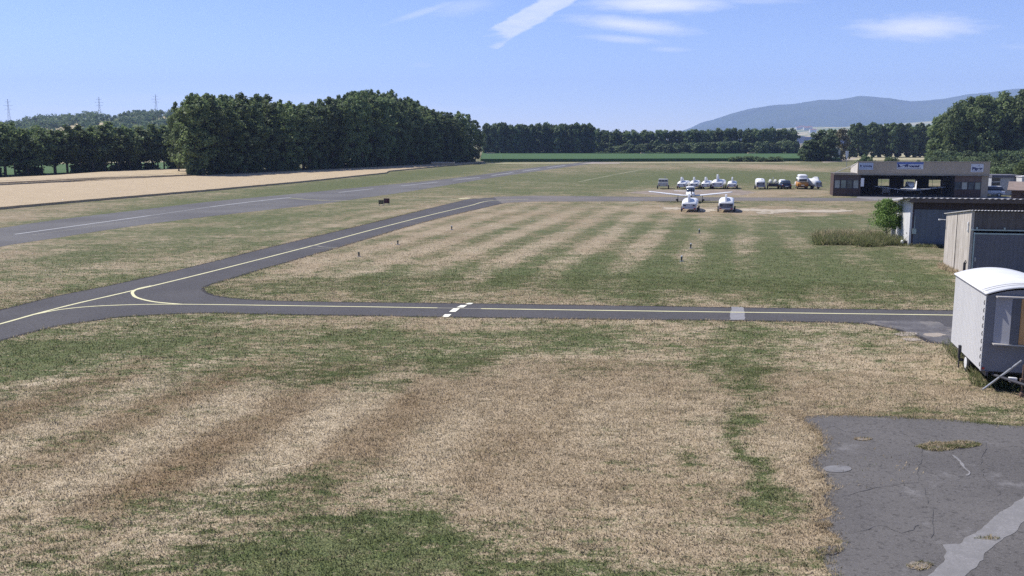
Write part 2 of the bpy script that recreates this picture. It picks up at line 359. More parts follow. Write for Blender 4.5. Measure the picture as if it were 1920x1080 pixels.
A_DUSTY = asph('dusty_asphalt', (.125, .118, .112), (.18, .16, .145), sc=.1)
def paint(name, c, wear=.6):
    m, t, b, o = newmat(name); g = t.nodes.new('ShaderNodeNewGeometry'); P = g.outputs['Position']
    t.links.new(mixc(t, ramp(t, nz(t, 4, 6, P, rough=.8), .55, .8), c, tuple(x * wear for x in c)), b.inputs['Base Color']); b.inputs['Roughness'].default_value = .7; return m
P_YEL = paint('yellow_paint', (.66, .62, .36)); P_WHT = paint('white_paint', (.36, .36, .35), .5); P_CRM = paint('cream_paint', (.85, .82, .66), .8); P_FADE = paint('faded_paint', (.30, .28, .22), .6)
CONC = mat('pale_concrete', (.25, .24, .235), (.185, .18, .175), .9, 3, bump=.2, fine=.25)
GRAVEL = mat('pale_gravel', (.42, .36, .30), (.33, .28, .22), .95, 1.5, bump=.3, fine=.3)

taxi_px = ([(-260, 650), (-130, 612), (0, 581), (100, 556), (200, 536), (300, 514), (400, 490), (500, 465), (600, 441), (700, 417), (780, 397), (850, 380), (885, 373), (960, 369.5)]
 + [(1000, 376), (960, 379), (930, 384.5), (860, 401), (780, 421), (700, 445), (640, 463), (560, 486), (500, 503), (440, 521), (400, 533), (386, 540), (387, 546), (402, 553), (440, 559), (500, 563), (640, 566), (860, 568.5), (1100, 572), (1400, 576.5), (1620, 579.5), (1790, 582), (1950, 585), (2150, 589), (2900, 604)])
taxi_low = [(2900, 720), (2150, 680), (1950, 660), (1860, 652), (1790, 652), (1770, 646), (1740, 642), (1722, 633), (1690, 622), (1655, 613), (1610, 607), (1500, 604), (1360, 601.5), (1200, 600), (1000, 597.5), (700, 593), (480, 589.5), (380, 587.5), (240, 594), (170, 603), (100, 614), (0, 641), (-130, 690), (-260, 745)]
taxi_out = [p for p in smoothline(taxi_px, 6)] + [p for p in smoothline(taxi_low, 6)]
tj = jitter(taxi_out, .45, .09, 1)
tag(sheet('taxiway_edge', tj, .004, A_SEAM), kind='structure')
def inset(poly, d):
    n = len(poly); out = []; ar = sum(poly[i].x * poly[(i + 1) % n].y - poly[(i + 1) % n].x * poly[i].y for i in range(n)); sg = 1 if ar > 0 else -1
    for i in range(n):
        e = (poly[(i + 1) % n] - poly[i - 1]); e = e.normalized() if e.length > 1e-9 else Vector((1, 0)); out.append(poly[i] + Vector((-e.y, e.x)) * sg * d)
    return out
tag(sheet('taxiway', inset(taxi_out, .20), .008, A_TAXI), kind='structure')
tag(sheet('taxiway_patch', jitter([at(*p).xy for p in [(1615, 603), (1700, 601), (1760, 604), (1770, 612), (1840, 625), (1860, 648), (1785, 648), (1745, 638), (1725, 630), (1690, 619), (1650, 611)]], .3, .15, 5), .012, A_PATCH), kind='structure')
for k, pp in enumerate([[(1672, 627), (1700, 623), (1722, 625), (1716, 629), (1690, 631)], [(1735, 626), (1758, 624), (1775, 628), (1752, 632), (1738, 630)], [(1690, 635), (1718, 634), (1730, 639), (1700, 640)]]):
    tag(sheet('bare_patch', jitter([at(*p).xy for p in pp], .12, .15, k), .016, GRAVEL), kind='structure')
runway_px = smoothline([(-300, 478), (-120, 448), (0, 428), (100, 413), (250, 395), (400, 377.5), (530, 365.5), (700, 349), (850, 334), (1000, 314.5), (1080, 305.5), (1112, 303)], 6) + smoothline([(1135, 304), (1100, 308), (1000, 322), (900, 337), (780, 357), (690, 370), (600, 382.5), (400, 405), (250, 424), (100, 447), (0, 463), (-120, 489), (-300, 540)], 6)
tag(sheet('runway', jitter(runway_px, .8, .12, 2), .006, A_RUN), kind='structure')
tag(sheet('runway_threshold', [at(*p).xy for p in [(1085, 307), (1110, 304.6), (1168, 304.6), (1160, 306.8)]], .012, GRAVEL), kind='structure')
tag(sheet('parking_lane', jitter([at(*p).xy for p in [(925, 369), (1000, 367), (1200, 369), (1400, 370.3), (1560, 371), (1650, 371), (1650, 377), (1560, 377), (1400, 376.5), (1200, 377.5), (1000, 378), (940, 381)]], .8, .25, 3), .010, A_DUSTY), kind='structure')
tag(sheet('hangar_apron', jitter([at(*p).xy for p in [(1612, 366.5), (1700, 367), (1900, 369), (1900, 380), (1700, 378), (1640, 375), (1605, 371)]], .8, .15, 4), .014, CONC), kind='structure')
tag(sheet('parking_soil', jitter([at(*p).xy for p in [(1170, 361), (1240, 356), (1390, 356), (1420, 361), (1390, 366), (1230, 366)]], .8, .5, 6), .004, mat('bare_soil', (.19, .15, .125), (.29, .24, .18), .95, .6, bump=.3)), kind='structure')
ap = [(1506, 781), (1600, 779), (1700, 783), (1800, 788), (1870, 797), (1920, 799), (2150, 812), (2800, 850), (3200, 1300), (1600, 1300), (1575, 1150), (1562, 1078), (1532, 1035), (1556, 1026), (1580, 1018), (1545, 985), (1527, 979), (1552, 970), (1561, 961), (1540, 935), (1538, 929), (1559, 914), (1550, 900), (1544, 890), (1515, 864), (1540, 845), (1547, 828), (1530, 805), (1509, 790)]
PATCHM = mat('sandy_patch', (.27, .235, .195), (.17, .155, .145), .95, 9, lo=.4, hi=.6, fine=.3)
apj = jitter([at(*p).xy for p in ap], .12, .10, 7)
tag(sheet('apron', apj, .006, A_OLD), kind='structure')
tag(sheet('apron_strip', jitter([at(*p).xy for p in [(1767, 1022), (1800, 1021), (1828, 1000), (1870, 965), (1920, 932), (2150, 800), (2180, 830), (1920, 980), (1870, 1020), (1808, 1082), (1780, 1120), (1715, 1120), (1737, 1080), (1772, 1050), (1778, 1035)]], .12, .07, 8), .012, CONC), kind='structure')
for k, (cx, cy, rx, ry, mm, nm) in enumerate([(1570, 880, 27, 6.5, mat('worn_grey', (.20, .195, .195), (.15, .145, .145), .9, 6), 'drain_cover'), (1618, 824, 16, 2.2, PATCHM, 'bare_patch'), (1725, 1062, 24, 7, PATCHM, 'bare_patch'), (1556, 1032, 22, 9, A_PATCH, 'worn_patch')]):
    pts = [at(cx + rx * math.cos(a * .35), cy + ry * math.sin(a * .35)).xy for a in range(18)]
    tag(sheet(nm, pts if nm == 'drain_cover' else jitter(pts, .08, .13, k + 20), .016 + .001 * k, mm), kind='structure')
CRK = mat('crack_dust', (.085, .08, .078), (.12, .115, .11), .95, 6)
for ck in ([(1560, 800), (1600, 812), (1640, 806), (1700, 815)], [(1700, 815), (1730, 850), (1722, 900), (1750, 960), (1745, 1010)], [(1850, 830), (1840, 880), (1870, 930)], [(1600, 1000), (1650, 985), (1690, 1000), (1722, 985)], [(1590, 930), (1640, 915), (1722, 905)]): ribbon('crack', jitter(smoothline(ck, 4), .15, .12, 3, False), .014, .0155, CRK, .7)
ribbon('crack', smoothline([(1786, 854), (1800, 866), (1808, 878), (1818, 887), (1812, 893)], 8), .06, .018, CONC, .5)
tag(sheet('taxiway_slab', jitter([at(*p).xy for p in [(1372, 575.5), (1394, 576), (1397, 590), (1395, 600), (1368, 600), (1369, 588)]], .15, .06, 12), .012, mat('slab_concrete', (.27, .265, .27), (.22, .21, .22), .9, 3, fine=.2)), kind='structure')
YL = [[(-260, 678), (-120, 640), (0, 608), (75, 587), (150, 568), (250, 545), (400, 508.5), (580, 462.5), (700, 430.5), (800, 405), (880, 386), (920, 376.5), (990, 373.8)],
      [(60, 591), (120, 580), (200, 573.5), (330, 571), (600, 574.5), (820, 577.8)], [(902, 579.3), (1200, 583.5), (1500, 587.5), (1790, 591.5), (2100, 597)],
      [(285, 536), (262, 541), (250, 546.5), (249, 552), (258, 559), (290, 566.5), (340, 571)], [(578, 462), (590, 460.5), (606, 463.5), (634, 465)], [(536, 469), (560, 467.5), (634, 465.3)], [(755, 416.5), (775, 418), (806, 420)]]
for i, l in enumerate(YL): ribbon('taxiway_line', smoothline(l, 12), (.17, .15, .17, .17, .12, .10, .10)[i], .0165 + .0005 * i, P_YEL if i < 4 else P_FADE, .1)
ribbon('taxiway_line', smoothline([(820, 577.8), (902, 579.3)], 6), .12, .0155, P_FADE)
for qd in [[(829, 595), (834, 590), (846.5, 590), (841, 595)], [(842, 585.5), (850, 579), (862.5, 579), (854, 585.5)], [(856, 577.3), (864, 573), (876, 573), (869, 577.3)], [(872, 571.3), (878, 568.7), (888, 568.7), (883, 571.3)]]:
    tag(sheet('holding_mark', [at(*p).xy for p in qd], .024, P_CRM), kind='structure')
for a_, w_ in [([(28, 439.5), (280, 404.5)], .34), ([(280, 404.5), (395, 388)], .16), ([(395, 388), (470, 378.6), (545, 370.2)], .40), ([(635, 360.8), (700, 354)], .40), ([(752, 348.8), (820, 341.5)], .45), ([(850, 338), (900, 332.5)], .5), ([(922, 329.3), (962, 323.5)], .55), ([(980, 321), (1012, 316.5)], .6), ([(1026, 314.6), (1060, 310)], .6), ([(60, 441), (300, 407)], .10), ([(420, 388.5), (545, 379)], .12)]:
    ribbon('runway_line', smoothline(a_, 6), w_, .013 if w_ > .13 else .012, P_WHT if w_ > .13 else P_FADE)
PALE = mat('pale_path', (.28, .26, .17), (.18, .18, .10), .95, .5)
for l, w_, mm in [([(543, 371.5), (580, 374.5), (640, 376.5), (760, 375), (860, 372.5)], .7, PALE), ([(845, 373.5), (880, 371.5)], 1.0, P_YEL), ([(880, 371.2), (905, 373.5), (925, 375)], .25, PALE),
              ([(1085, 341), (1150, 328), (1210, 317), (1262, 308)], .55, PALE), ([(960, 341), (1080, 345)], .5, PALE), ([(1180, 382), (1225, 371.8)], .5, PALE), ([(1170, 356.5), (1240, 355.5)], 1.4, PALE)]:
    ribbon('worn_track', smoothline(l, 10), w_, .003 if l[0][0] > 900 else .0145, mm, .35)

SAND = mat('dry_sand', (.50, .43, .33), (.36, .31, .22), .95, 1.2, bump=.3, fine=.3, lo=.4, hi=.6)
for k, (cx, cy, rx, ry) in enumerate([(1262, 391, 22, 2.2), (1322, 394.5, 26, 3), (1298, 388.5, 18, 1.6), (1405, 393.5, 30, 2.6), (1460, 395.5, 42, 2.8), (1530, 396.5, 48, 2.4), (1575, 395.5, 20, 1.6), (1440, 399.5, 26, 1.2), (1345, 391, 12, 1.4), (1395, 375.5, 0, 0)]):
    if rx: tag(sheet('sandy_strip', jitter([at(cx + rx * math.cos(a * .21), cy + ry * math.sin(a * .21)).xy for a in range(30)], .35, 1.5, k + 60), .020 + .001 * k, SAND), kind='structure')
# ------------------------------------------------------------------ grass blades
def inpoly(x, y, poly):
    r = np.zeros(len(x), bool); n = len(poly); j = n - 1
    for i in range(n):
        xi, yi, xj, yj = poly[i].x, poly[i].y, poly[j].x, poly[j].y
        if yi != yj: r ^= ((yi > y) != (yj > y)) & (x < (xj - xi) * (y - yi) / (yj - yi) + xi)
        j = i
    return r
def blades(N, r0, r1, hmin, hmax, w, power=.0):
    u = rng.random(N); r = np.sqrt(r0 ** 2 + u * (r1 ** 2 - r0 ** 2)) if not power else r0 * (r1 / r0) ** u
    a = rng.uniform(-.58, .58, N); x = r * np.sin(a); y = r * np.cos(a)
    k = ~inpoly(x, y, apj[::3]) & ~inpoly(x, y, taxi_out) & ~inpoly(x, y, runway_px); return x[k], y[k]
def blade_mesh(x, y, h0, h1, w):
    n = len(x); cl = vnoise(x, y, .16, 77) * .6 + vnoise(x, y, .45, 78) * .6
    h = (h0 + (h1 - h0) * rng.random(n)) * (.35 + 1.1 * cl); th = rng.uniform(0, 2 * np.pi, n); ln = rng.uniform(.2, 1.3, n) * h; la = th + rng.uniform(-1.2, 1.2, n) + np.pi / 2
    ww = w * rng.uniform(.6, 1.4, n); dx = np.cos(th) * ww; dy = np.sin(th) * ww; z0 = np.zeros(n)
    v = np.stack([np.stack([x - dx, y - dy, z0], 1), np.stack([x + dx, y + dy, z0], 1), np.stack([x + np.cos(la) * ln, y + np.sin(la) * ln, h], 1)], 1).reshape(-1, 3)
    return v
vs = []
for N, r0, r1, h0, h1, w in ((420000, 14, 34, .025, .07, .010), (250000, 34, 56, .03, .07, .015), (170000, 56, 84, .03, .08, .018)):
    x, y = blades(N, r0, r1, h0, h1, w)
    if r0 == 56: kk = rng.random(len(x)) > (np.hypot(x, y) - 56) / 28; x = x[kk]; y = y[kk]
    vs.append(blade_mesh(x, y, h0, h1, w))
# fringe along tarmac edges
ed = [p for p in jitter(taxi_out, .05, .03, 55)] ; ed = [p for p in ed if 10 < p.y < 110 and abs(p.x) < 60 and rng.random() < .55]
ed2 = [p for p in jitter([at(*p).xy for p in ap], .012, .06, 56) if p.y < 40]
for E, hh, ww, sp_ in ((ed, .10, .016, .12), (ed2, .075, .009, .11)):
    e = np.array([(p.x, p.y) for p in E]); e = np.repeat(e, 3, 0) + rng.normal(0, sp_, (len(e) * 3, 2)); vs.append(blade_mesh(e[:, 0], e[:, 1], hh * .5, hh, ww))
for cx, cy, rx, ry, nn in ((1760, 838, 38, 9, 1500), (1800, 834, 40, 7, 1500), (1770, 838, 55, 4, 500), (1850, 1010, 25, 3, 150), (1618, 824, 18, 3, 160), (1725, 1062, 26, 8, 420), (1556, 1032, 24, 10, 300), (1545, 985, 16, 7, 200), (1640, 880, 100, 40, 120)):
    pp = [at(cx + rx * math.sqrt(rng.random()) * math.cos(a), cy + ry * math.sqrt(rng.random()) * math.sin(a)) for a in rng.uniform(0, 6.28, nn)]
    e = np.array([(p.x, p.y) for p in pp]); vs.append(blade_mesh(e[:, 0], e[:, 1], .03, .08, .012))
V = np.concatenate(vs); n3 = len(V) // 3
bd, bt = dryness(V[0::3, 0], V[0::3, 1]); jit = rng.normal(0, .10, n3); bd = np.clip(bd + jit, 0, 1)
me = npmesh('grass', V, np.arange(len(V)).reshape(-1, 3), M_BLADE, {'dry': np.repeat(bd, 3), 'tone': np.repeat(bt, 3)})
tag(link('grass', me), 'short dry mown grass blades covering the airfield', 'grass', kind='stuff')

#@@PART2
# ------------------------------------------------------------------ crops, far fields
def crop(name, c1, c2, dark, st=(.5, 2, 1), sc=.6):
    m, t, b, o = newmat(name); g = t.nodes.new('ShaderNodeNewGeometry'); P = g.outputs['Position']
    k = mixc(t, ramp(t, nz(t, sc, 6, P, stretch=st, rough=.7), .35, .65), c1, c2)
    k = mixc(t, ramp(t, nz(t, 5, 4, P, w=6, rough=.8), .5, .75), k, dark)
    t.links.new(k, b.inputs['Base Color']); b.inputs['Roughness'].default_value = .95; b.inputs['Specular IOR Level'].default_value = .1
    bn = t.nodes.new('ShaderNodeBump'); bn.inputs['Strength'].default_value = .8; bn.inputs['Distance'].default_value = .15
    t.links.new(nz(t, 6, 4, P, w=2, rough=.8), bn.inputs['Height']); t.links.new(bn.outputs[0], b.inputs['Normal']); return m
WHEAT = crop('wheat', (.50, .40, .265), (.42, .33, .215), (.35, .27, .17))
STUB = crop('stubble', (.52, .42, .28), (.44, .35, .23), (.36, .28, .18))
MAIZE = crop('maize', (.075, .135, .055), (.06, .11, .045), (.04, .07, .03), (.3, 1, 1), .2)
GREENF = crop('green_field', (.07, .13, .05), (.10, .15, .06), (.05, .09, .035), (.3, 1, 1), .1)
TANF = crop('tan_field', (.42, .36, .24), (.34, .32, .19), (.22, .22, .12), (.3, 1, 1), .12)
def P2(l): return [at(*p).xy for p in l]
def crop_slab(name, pts, h, m, label, cat, am=.35):
    o = sheet(name, jitter(pts, 1.5, am, 3), h, m, thick=h - .002); return tag(o, kind='structure')
crop_slab('wheat_field', P2([(-420, 437), (-200, 413), (0, 393), (130, 381), (380, 359.5), (560, 343), (700, 328), (725, 325.2), (730, 322), (880, 307.5), (910, 304.6), (905, 303.7), (700, 315), (550, 322), (372, 331.5), (300, 334.5), (200, 338.5), (60, 349), (0, 352), (-420, 383)]), .3, WHEAT, '', '')
crop_slab('barley_field', P2([(-420, 374), (0, 347.5), (180, 338), (372, 330.6), (372, 319.2), (300, 320.5), (200, 325.5), (100, 333), (0, 338), (-420, 362)]), .55, STUB, '', '')
tag(sheet('stubble_strip', P2([(-420, 384), (0, 353), (60, 350), (200, 339.5), (374, 331.8), (374, 330.2), (180, 337.5), (0, 347), (-420, 373)]), .006, STUB), kind='structure')
tag(sheet('green_meadow', P2([(-300, 345), (100, 332), (200, 325), (420, 315), (420, 302), (200, 306), (-300, 315)]), .006, GREENF), kind='structure')
tag(sheet('tan_meadow', P2([(-300, 315), (200, 306), (420, 302), (560, 296), (500, 286), (0, 290), (-300, 294)]), .012, TANF), kind='structure')
ribbon('field_margin', smoothline([(-300, 371), (0, 351.5), (180, 341), (372, 330.8)], 40), 1.1, .6, mat('margin_weeds', (.16, .13, .07), (.34, .27, .17), .95, .5), .8)
ribbon('field_margin', smoothline([(-300, 366), (0, 345), (150, 338.5), (372, 327)], 40), .6, .57, mat('margin_weeds', (.16, .13, .07)), .8)
crop_slab('maize_field', P2([(902, 303.8), (1108, 303.4), (1300, 302.4), (1575, 302.2), (1560, 289), (1480, 287), (905, 288)]), 1.2, MAIZE, '', '', .6)
tag(sheet('tan_verge', P2([(900, 305.2), (1110, 304.6), (1300, 304), (1500, 303.7), (1500, 304.6), (1300, 305.2), (1110, 306), (900, 307)]), .003, TANF), kind='structure')
tag(sheet('far_meadow', P2([(1560, 301), (1760, 299), (2100, 304), (2300, 300), (1800, 287), (1540, 288)]), .006, TANF), kind='structure')
tag(sheet('dry_bank', jitter(P2([(1700, 312), (1760, 308), (1900, 313), (2100, 322), (2100, 345), (1900, 345), (1700, 335)]), 2, 1, 5), .004, TANF), kind='structure')
tag(sheet('farm_track', jitter(P2([(1540, 303.4), (1566, 301.4), (1590, 297.5), (1606, 294.4), (1610, 295.6), (1596, 299.6), (1572, 303.6), (1544, 304.8)]), 2, .3, 5), .012, GRAVEL), kind='structure')

# ------------------------------------------------------------------ far relief
def relief(name, px0, px1, n, prof, D0, D1, Db, m, rows=30, amp=0.0, z0=-1.0, nsc=1 / 500, seed=0):
    """ridge whose crest stands at distance D1 (z from the measured crest), rising from D0 and falling to Db"""
    pxs = np.linspace(px0, px1, n); cz = np.interp(pxs, [p[0] for p in prof], [p[1] for p in prof]); v = []; f = []
    tt = np.concatenate([np.linspace(0, 1, rows), np.linspace(1, 2, rows // 2)[1:]])
    for i, t in enumerate(tt):
        for j, px in enumerate(pxs):
            D = D0 + (D1 - D0) * t if t <= 1 else D1 + (Db - D1) * (t - 1)
            crest = H + (HOR - cz[j]) / F * D1
            s = t if t <= 1 else 2 - t
            z = z0 + (crest - z0) * (s * s * (3 - 2 * s)) ** .8
            x = (px - 960) / F * D1 * (D / D1 * .6 + .4)
            if amp:
                k = mnoise.fractal(Vector((x * nsc, D * nsc, seed)), 1.0, 2.0, 5) ; r = 1 - abs(mnoise.noise(Vector((x * nsc * 1.3, D * nsc * .5, seed + 5)))) * 2
                z += amp * (k * .6 + r * .5 - .25) * s * (1.05 - s * .9 if t <= 1 else .3)
            v.append((x, D, z))
    q = [[i * n + j, i * n + j + 1, (i + 1) * n + j + 1, (i + 1) * n + j] for i in range(len(tt) - 1) for j in range(n - 1)]
    me = bpy.data.meshes.new(name); me.from_pydata(v, [], q); return tag(link(name, me, m, smooth=True), kind='structure')
def landmat(name, a, b_, c, sc, lo=.35, hi=.65):
    m, t, b, o = newmat(name); g = t.nodes.new('ShaderNodeNewGeometry'); P = g.outputs['Position']
    k = mixc(t, ramp(t, nz(t, sc, 6, P, rough=.65), lo, hi), a, b_)
    vo = t.nodes.new('ShaderNodeTexVoronoi'); vo.inputs['Scale'].default_value = sc * 1.6; t.links.new(P, vo.inputs['Vector'])
    se = t.nodes.new('ShaderNodeSeparateColor'); t.links.new(vo.outputs['Color'], se.inputs[0])
    k = mixc(t, ramp(t, se.outputs[0], .72, .76), k, c); t.links.new(k, b.inputs['Base Color']); b.inputs['Roughness'].default_value = 1; b.inputs['Specular IOR Level'].default_value = 0; return m
FORESTM = landmat('mountain_forest', (.035, .06, .03), (.06, .09, .045), (.05, .08, .035), .0016)
relief('mountains', 1262, 2500, 260, [(1262, 247), (1290, 242), (1310, 234), (1330, 227), (1360, 216), (1400, 205), (1440, 199), (1480, 197), (1520, 191), (1560, 189), (1595, 183), (1630, 188), (1650, 189), (1690, 194.5), (1720, 193), (1745, 191), (1770, 186), (1790, 182), (1830, 178), (1880, 171), (1960, 165), (2100, 168), (2300, 190), (2500, 220)], 6800, 9400, 10400, FORESTM, rows=44, amp=150, nsc=1 / 900)
PLAINM = landmat('plain_fields', (.30, .30, .16), (.16, .20, .09), (.45, .38, .24), .004)
relief('distant_plain', 1380, 2400, 60, [(1380, 250), (1440, 243), (1490, 240), (1540, 241), (1640, 235), (1740, 228), (1900, 225), (2400, 240)], 2000, 6400, 7600, PLAINM, amp=18, nsc=1 / 700)
HILLM = landmat('hill_fields', (.12, .15, .06), (.20, .21, .10), (.44, .37, .23), .012)
relief('hill', -700, 620, 120, [(-700, 240), (-200, 233), (0, 235), (80, 234.5), (130, 232), (210, 225), (300, 219), (400, 220), (620, 250)], 760, 1300, 1900, HILLM, amp=5, nsc=1 / 160)

# ------------------------------------------------------------------ foliage
def leafmat(name, a, b_, c, tl=.25):
    m, t, b, o = newmat(name); g = t.nodes.new('ShaderNodeNewGeometry'); oi = t.nodes.new('ShaderNodeObjectInfo')
    r = g.outputs['Random Per Island']; k = mixc(t, r, a, b_); k = mixc(t, ramp(t, nz(t, .35, 3, g.outputs['Position'], w=3), .45, .7), k, c)
    k = mixc(t, mth(t, 'MULTIPLY', oi.outputs['Random'], .35), k, c)
    hv = t.nodes.new('ShaderNodeHueSaturation'); t.links.new(k, hv.inputs['Color']); t.links.new(mth(t, 'ADD', mth(t, 'MULTIPLY', oi.outputs['Random'], .75), .65), hv.inputs['Value']); k = hv.outputs[0]
    t.links.new(k, b.inputs['Base Color']); b.inputs['Roughness'].default_value = .6; b.inputs['Specular IOR Level'].default_value = .25
    tr = t.nodes.new('ShaderNodeBsdfTranslucent'); t.links.new(k, tr.inputs[0]); ms = t.nodes.new('ShaderNodeMixShader'); ms.inputs[0].default_value = tl
    t.links.new(b.outputs[0], ms.inputs[1]); t.links.new(tr.outputs[0], ms.inputs[2]); t.links.new(ms.outputs[0], o.inputs[0]); return m
L_POP = leafmat('poplar_leaves', (.085, .135, .05), (.25, .30, .125), (.12, .165, .065), .45)
L_DARK = leafmat('dark_leaves', (.07, .115, .048), (.17, .22, .10), (.095, .14, .058), .4)
L_PALE = leafmat('pale_leaves', (.09, .13, .055), (.16, .20, .09), (.11, .15, .065), .35)
L_BRIGHT = leafmat('bright_leaves', (.09, .16, .035), (.22, .31, .09), (.13, .20, .05), .4)
L_BROWN = leafmat('brownish_leaves', (.12, .11, .06), (.18, .16, .09), (.13, .12, .06))
BARK = mat('bark', (.16, .135, .11), (.10, .085, .07), .95, 3, (1, 1, .2))
def leaves(C, nper, rc, ls, squash=1.0, seed=0, ups=.25):
    r = np.random.default_rng(seed); n = len(C) * nper
    d = r.normal(size=(n, 3)); d /= np.linalg.norm(d, axis=1)[:, None]
    rad = np.repeat(rc, nper) * (.45 + .6 * r.random(n)); p = np.repeat(C, nper, 0) + d * rad[:, None] * np.array([1, 1, squash])
    nn = d + r.normal(size=(n, 3)) * .55 + np.array([0, 0, ups]); nn /= np.linalg.norm(nn, axis=1)[:, None]
    a = np.cross(nn, r.normal(size=(n, 3))); a /= np.linalg.norm(a, axis=1)[:, None] + 1e-9; b = np.cross(nn, a)
    s = ls * r.uniform(.5, 1.25, n)[:, None]; a *= s; b *= s * .75
    V = np.stack([p - a, p - b * .8, p + a, p + b], 1).reshape(-1, 3); V[:, 2] = np.maximum(V[:, 2], .05); return V
def crown(name, m, h, z0, Rm, prof, ncl, nper, rcl, ls, seed):
    r = np.random.default_rng(seed); C = []; rc = []
    while len(C) < ncl:
        t = r.random(); Rr = Rm * np.interp(t, [p[0] for p in prof], [p[1] for p in prof]); 
        if r.random() > Rr / Rm + .15: continue
        q = Rr * (r.random() ** .4) * (1 + .16 * math.sin(seed + t * 9)); a = r.uniform(0, 6.283)
        C.append((q * math.cos(a), q * math.sin(a), z0 + (h - z0) * t)); rc.append(rcl * r.uniform(.6, 1.3) * (.7 + .5 * Rr / Rm))
    V = leaves(np.array(C), nper, np.array(rc), ls, .9, seed)
    return npmesh(name, V, np.arange(len(V)).reshape(-1, 4), m), C
def trunk(name, h, r, seed, C=(), limbs=7, z0=2, lean=0.0):
    rd = random.Random(seed); mb = MB(); pts = [(rd.uniform(-.02, .02) * h * (k / 6) + lean * k / 6, rd.uniform(-.02, .02) * h * (k / 6), h * .93 * k / 6) for k in range(7)]; mb.tube(pts, r, 8, r * .12)
    for c in rd.sample(list(C), min(limbs, len(C))):
        zb = max(z0, c[2] - math.hypot(c[0], c[1]) * 1.1); i = min(5.99, zb / (h * .93) * 6); p = Vector(pts[int(i)]).lerp(Vector(pts[int(i) + 1]), i - int(i)); e = Vector(c)
        mb.tube([p, p.lerp(e, .5) + Vector((0, 0, -.03 * h * .3)), e], r * .35, 5, r * .08)
    me = bpy.data.meshes.new(name); me.from_pydata(mb.v, [], mb.f); me.materials.append(BARK); me.shade_smooth(); return me
POPP = [(0, .35), (.12, .75), (.3, 1), (.6, .95), (.85, .7), (1, .2)]
ROUND = [(0, .55), (.2, .95), (.45, 1), (.7, .85), (.9, .5), (1, .15)]
BROAD = [(0, .8), (.15, 1), (.5, 1), (.8, .8), (1, .3)]
def proto(kind, m, h, z0, Rm, prof, ncl, nper, rcl, ls, seed, tr=.22, limbs=7):
    cm, C = crown('crown', m, h, z0, Rm, prof, ncl, nper, rcl, ls, seed); return kind, cm, trunk('trunk', h, tr, seed, C, limbs, z0 * .8), h
def plant(pr, loc, h, wsc=None, label='', cat='tree', group=None, rz=None, names=('trunk', 'crown')):
    kind, cm, tm, ph = pr; k = h / ph; w = wsc or k
    e = thing(kind, label, cat, loc, random.uniform(0, 6.28) if rz is None else rz, group); e.scale = (w, w, k)
    for nm, me in zip(names, (tm, cm)):
        o = bpy.data.objects.new(nm, me); COL.objects.link(o); o.parent = e
    return e
POP = [proto('poplar_tree', L_POP, 20, 2.2, 3.4, POPP, 105, 44, .92, .36, s, .24, 8) for s in (1, 2, 3, 4, 5)]
POPD = [proto('poplar_tree', L_DARK, 18, 1.0, 3.2, POPP, 60, 44, 1.35, .62, s, .22, 5) for s in (11, 12, 13)]
POPT = [proto('poplar_tree', L_POP, 13, 3.2, 3.3, ROUND, 58, 50, 1.15, .40, s, .2, 7) for s in (21, 22, 23, 24)]
WOOD = [proto('broadleaf_tree', L_DARK, 15, .8, 3.6, BROAD, 60, 42, 1.4, .62, s, .2, 4) for s in (31, 32, 33)]
PALET = [proto('young_tree', L_PALE, 9, .3, 2.9, BROAD, 45, 40, 1.15, .5, s, .12, 4) for s in (41, 42)]
BIG = [proto('broadleaf_tree', L_POP, 25, 1.5, 6.2, ROUND, 120, 72, 1.9, .58, s, .4, 8) for s in (51, 52, 53)]
SHR = [proto('shrub', L_PALE, 3, .1, 1.9, BROAD, 34, 40, .6, .22, s, .06, 4) for s in (61, 62, 63)]
SHRD = [proto('shrub', L_DARK, 3, .1, 2.0, BROAD, 34, 40, .6, .28, s, .06, 4) for s in (64, 65)]
BRN = proto('broadleaf_tree', L_BROWN, 15, .8, 3.6, BROAD, 60, 42, 1.4, .5, 71, .2, 4)
def zat(px, ytop, D): return max(1.0, atd(px, ytop, D).z)
def interp(x, pr): return float(np.interp(x, [p[0] for p in pr], [p[1] for p in pr]))
# 1. plantation left of the runway
A0 = at(384, 331).xy; B0 = at(896, 304.4).xy; dr_ = (B0 - A0).normalized(); back = Vector((-dr_.y, dr_.x))
TOP = [(330, 200), (345, 190), (378, 171), (420, 178), (480, 181), (540, 186), (600, 190), (640, 178), (690, 166), (730, 169), (780, 191), (820, 207), (860, 210), (885, 215), (905, 234)]
for k in range(4):
    s = 0.0 + k * 1.5
    while s < (B0 - A0).length:
        p = A0 + dr_ * (s + random.uniform(-.8, .8)) + back * (k * 6.0 + random.uniform(-.7, .7) + 1.5)
        px, _ = proj(p.x, p.y, 0)
        if px < 366: s += 5.5; continue
        ht = zat(px, interp(px, TOP), p.y) - random.uniform(-.6, 2.2) - (0 if k else .8)
        first = (k == 0 and s < 1)
        far_ = p.y > 290
        plant(random.choice(POP), (p.x, p.y, 0), ht, 1.06 * random.uniform(.9, 1.15), 'end poplar of the dense plantation, standing by the corner of the wheat field' if first else 'tall dark poplar in the dense plantation between wheat field and sky', 'tree', 'poplars of the dense plantation')
        s += random.uniform(4.9, 6.2) if k < 3 else 8
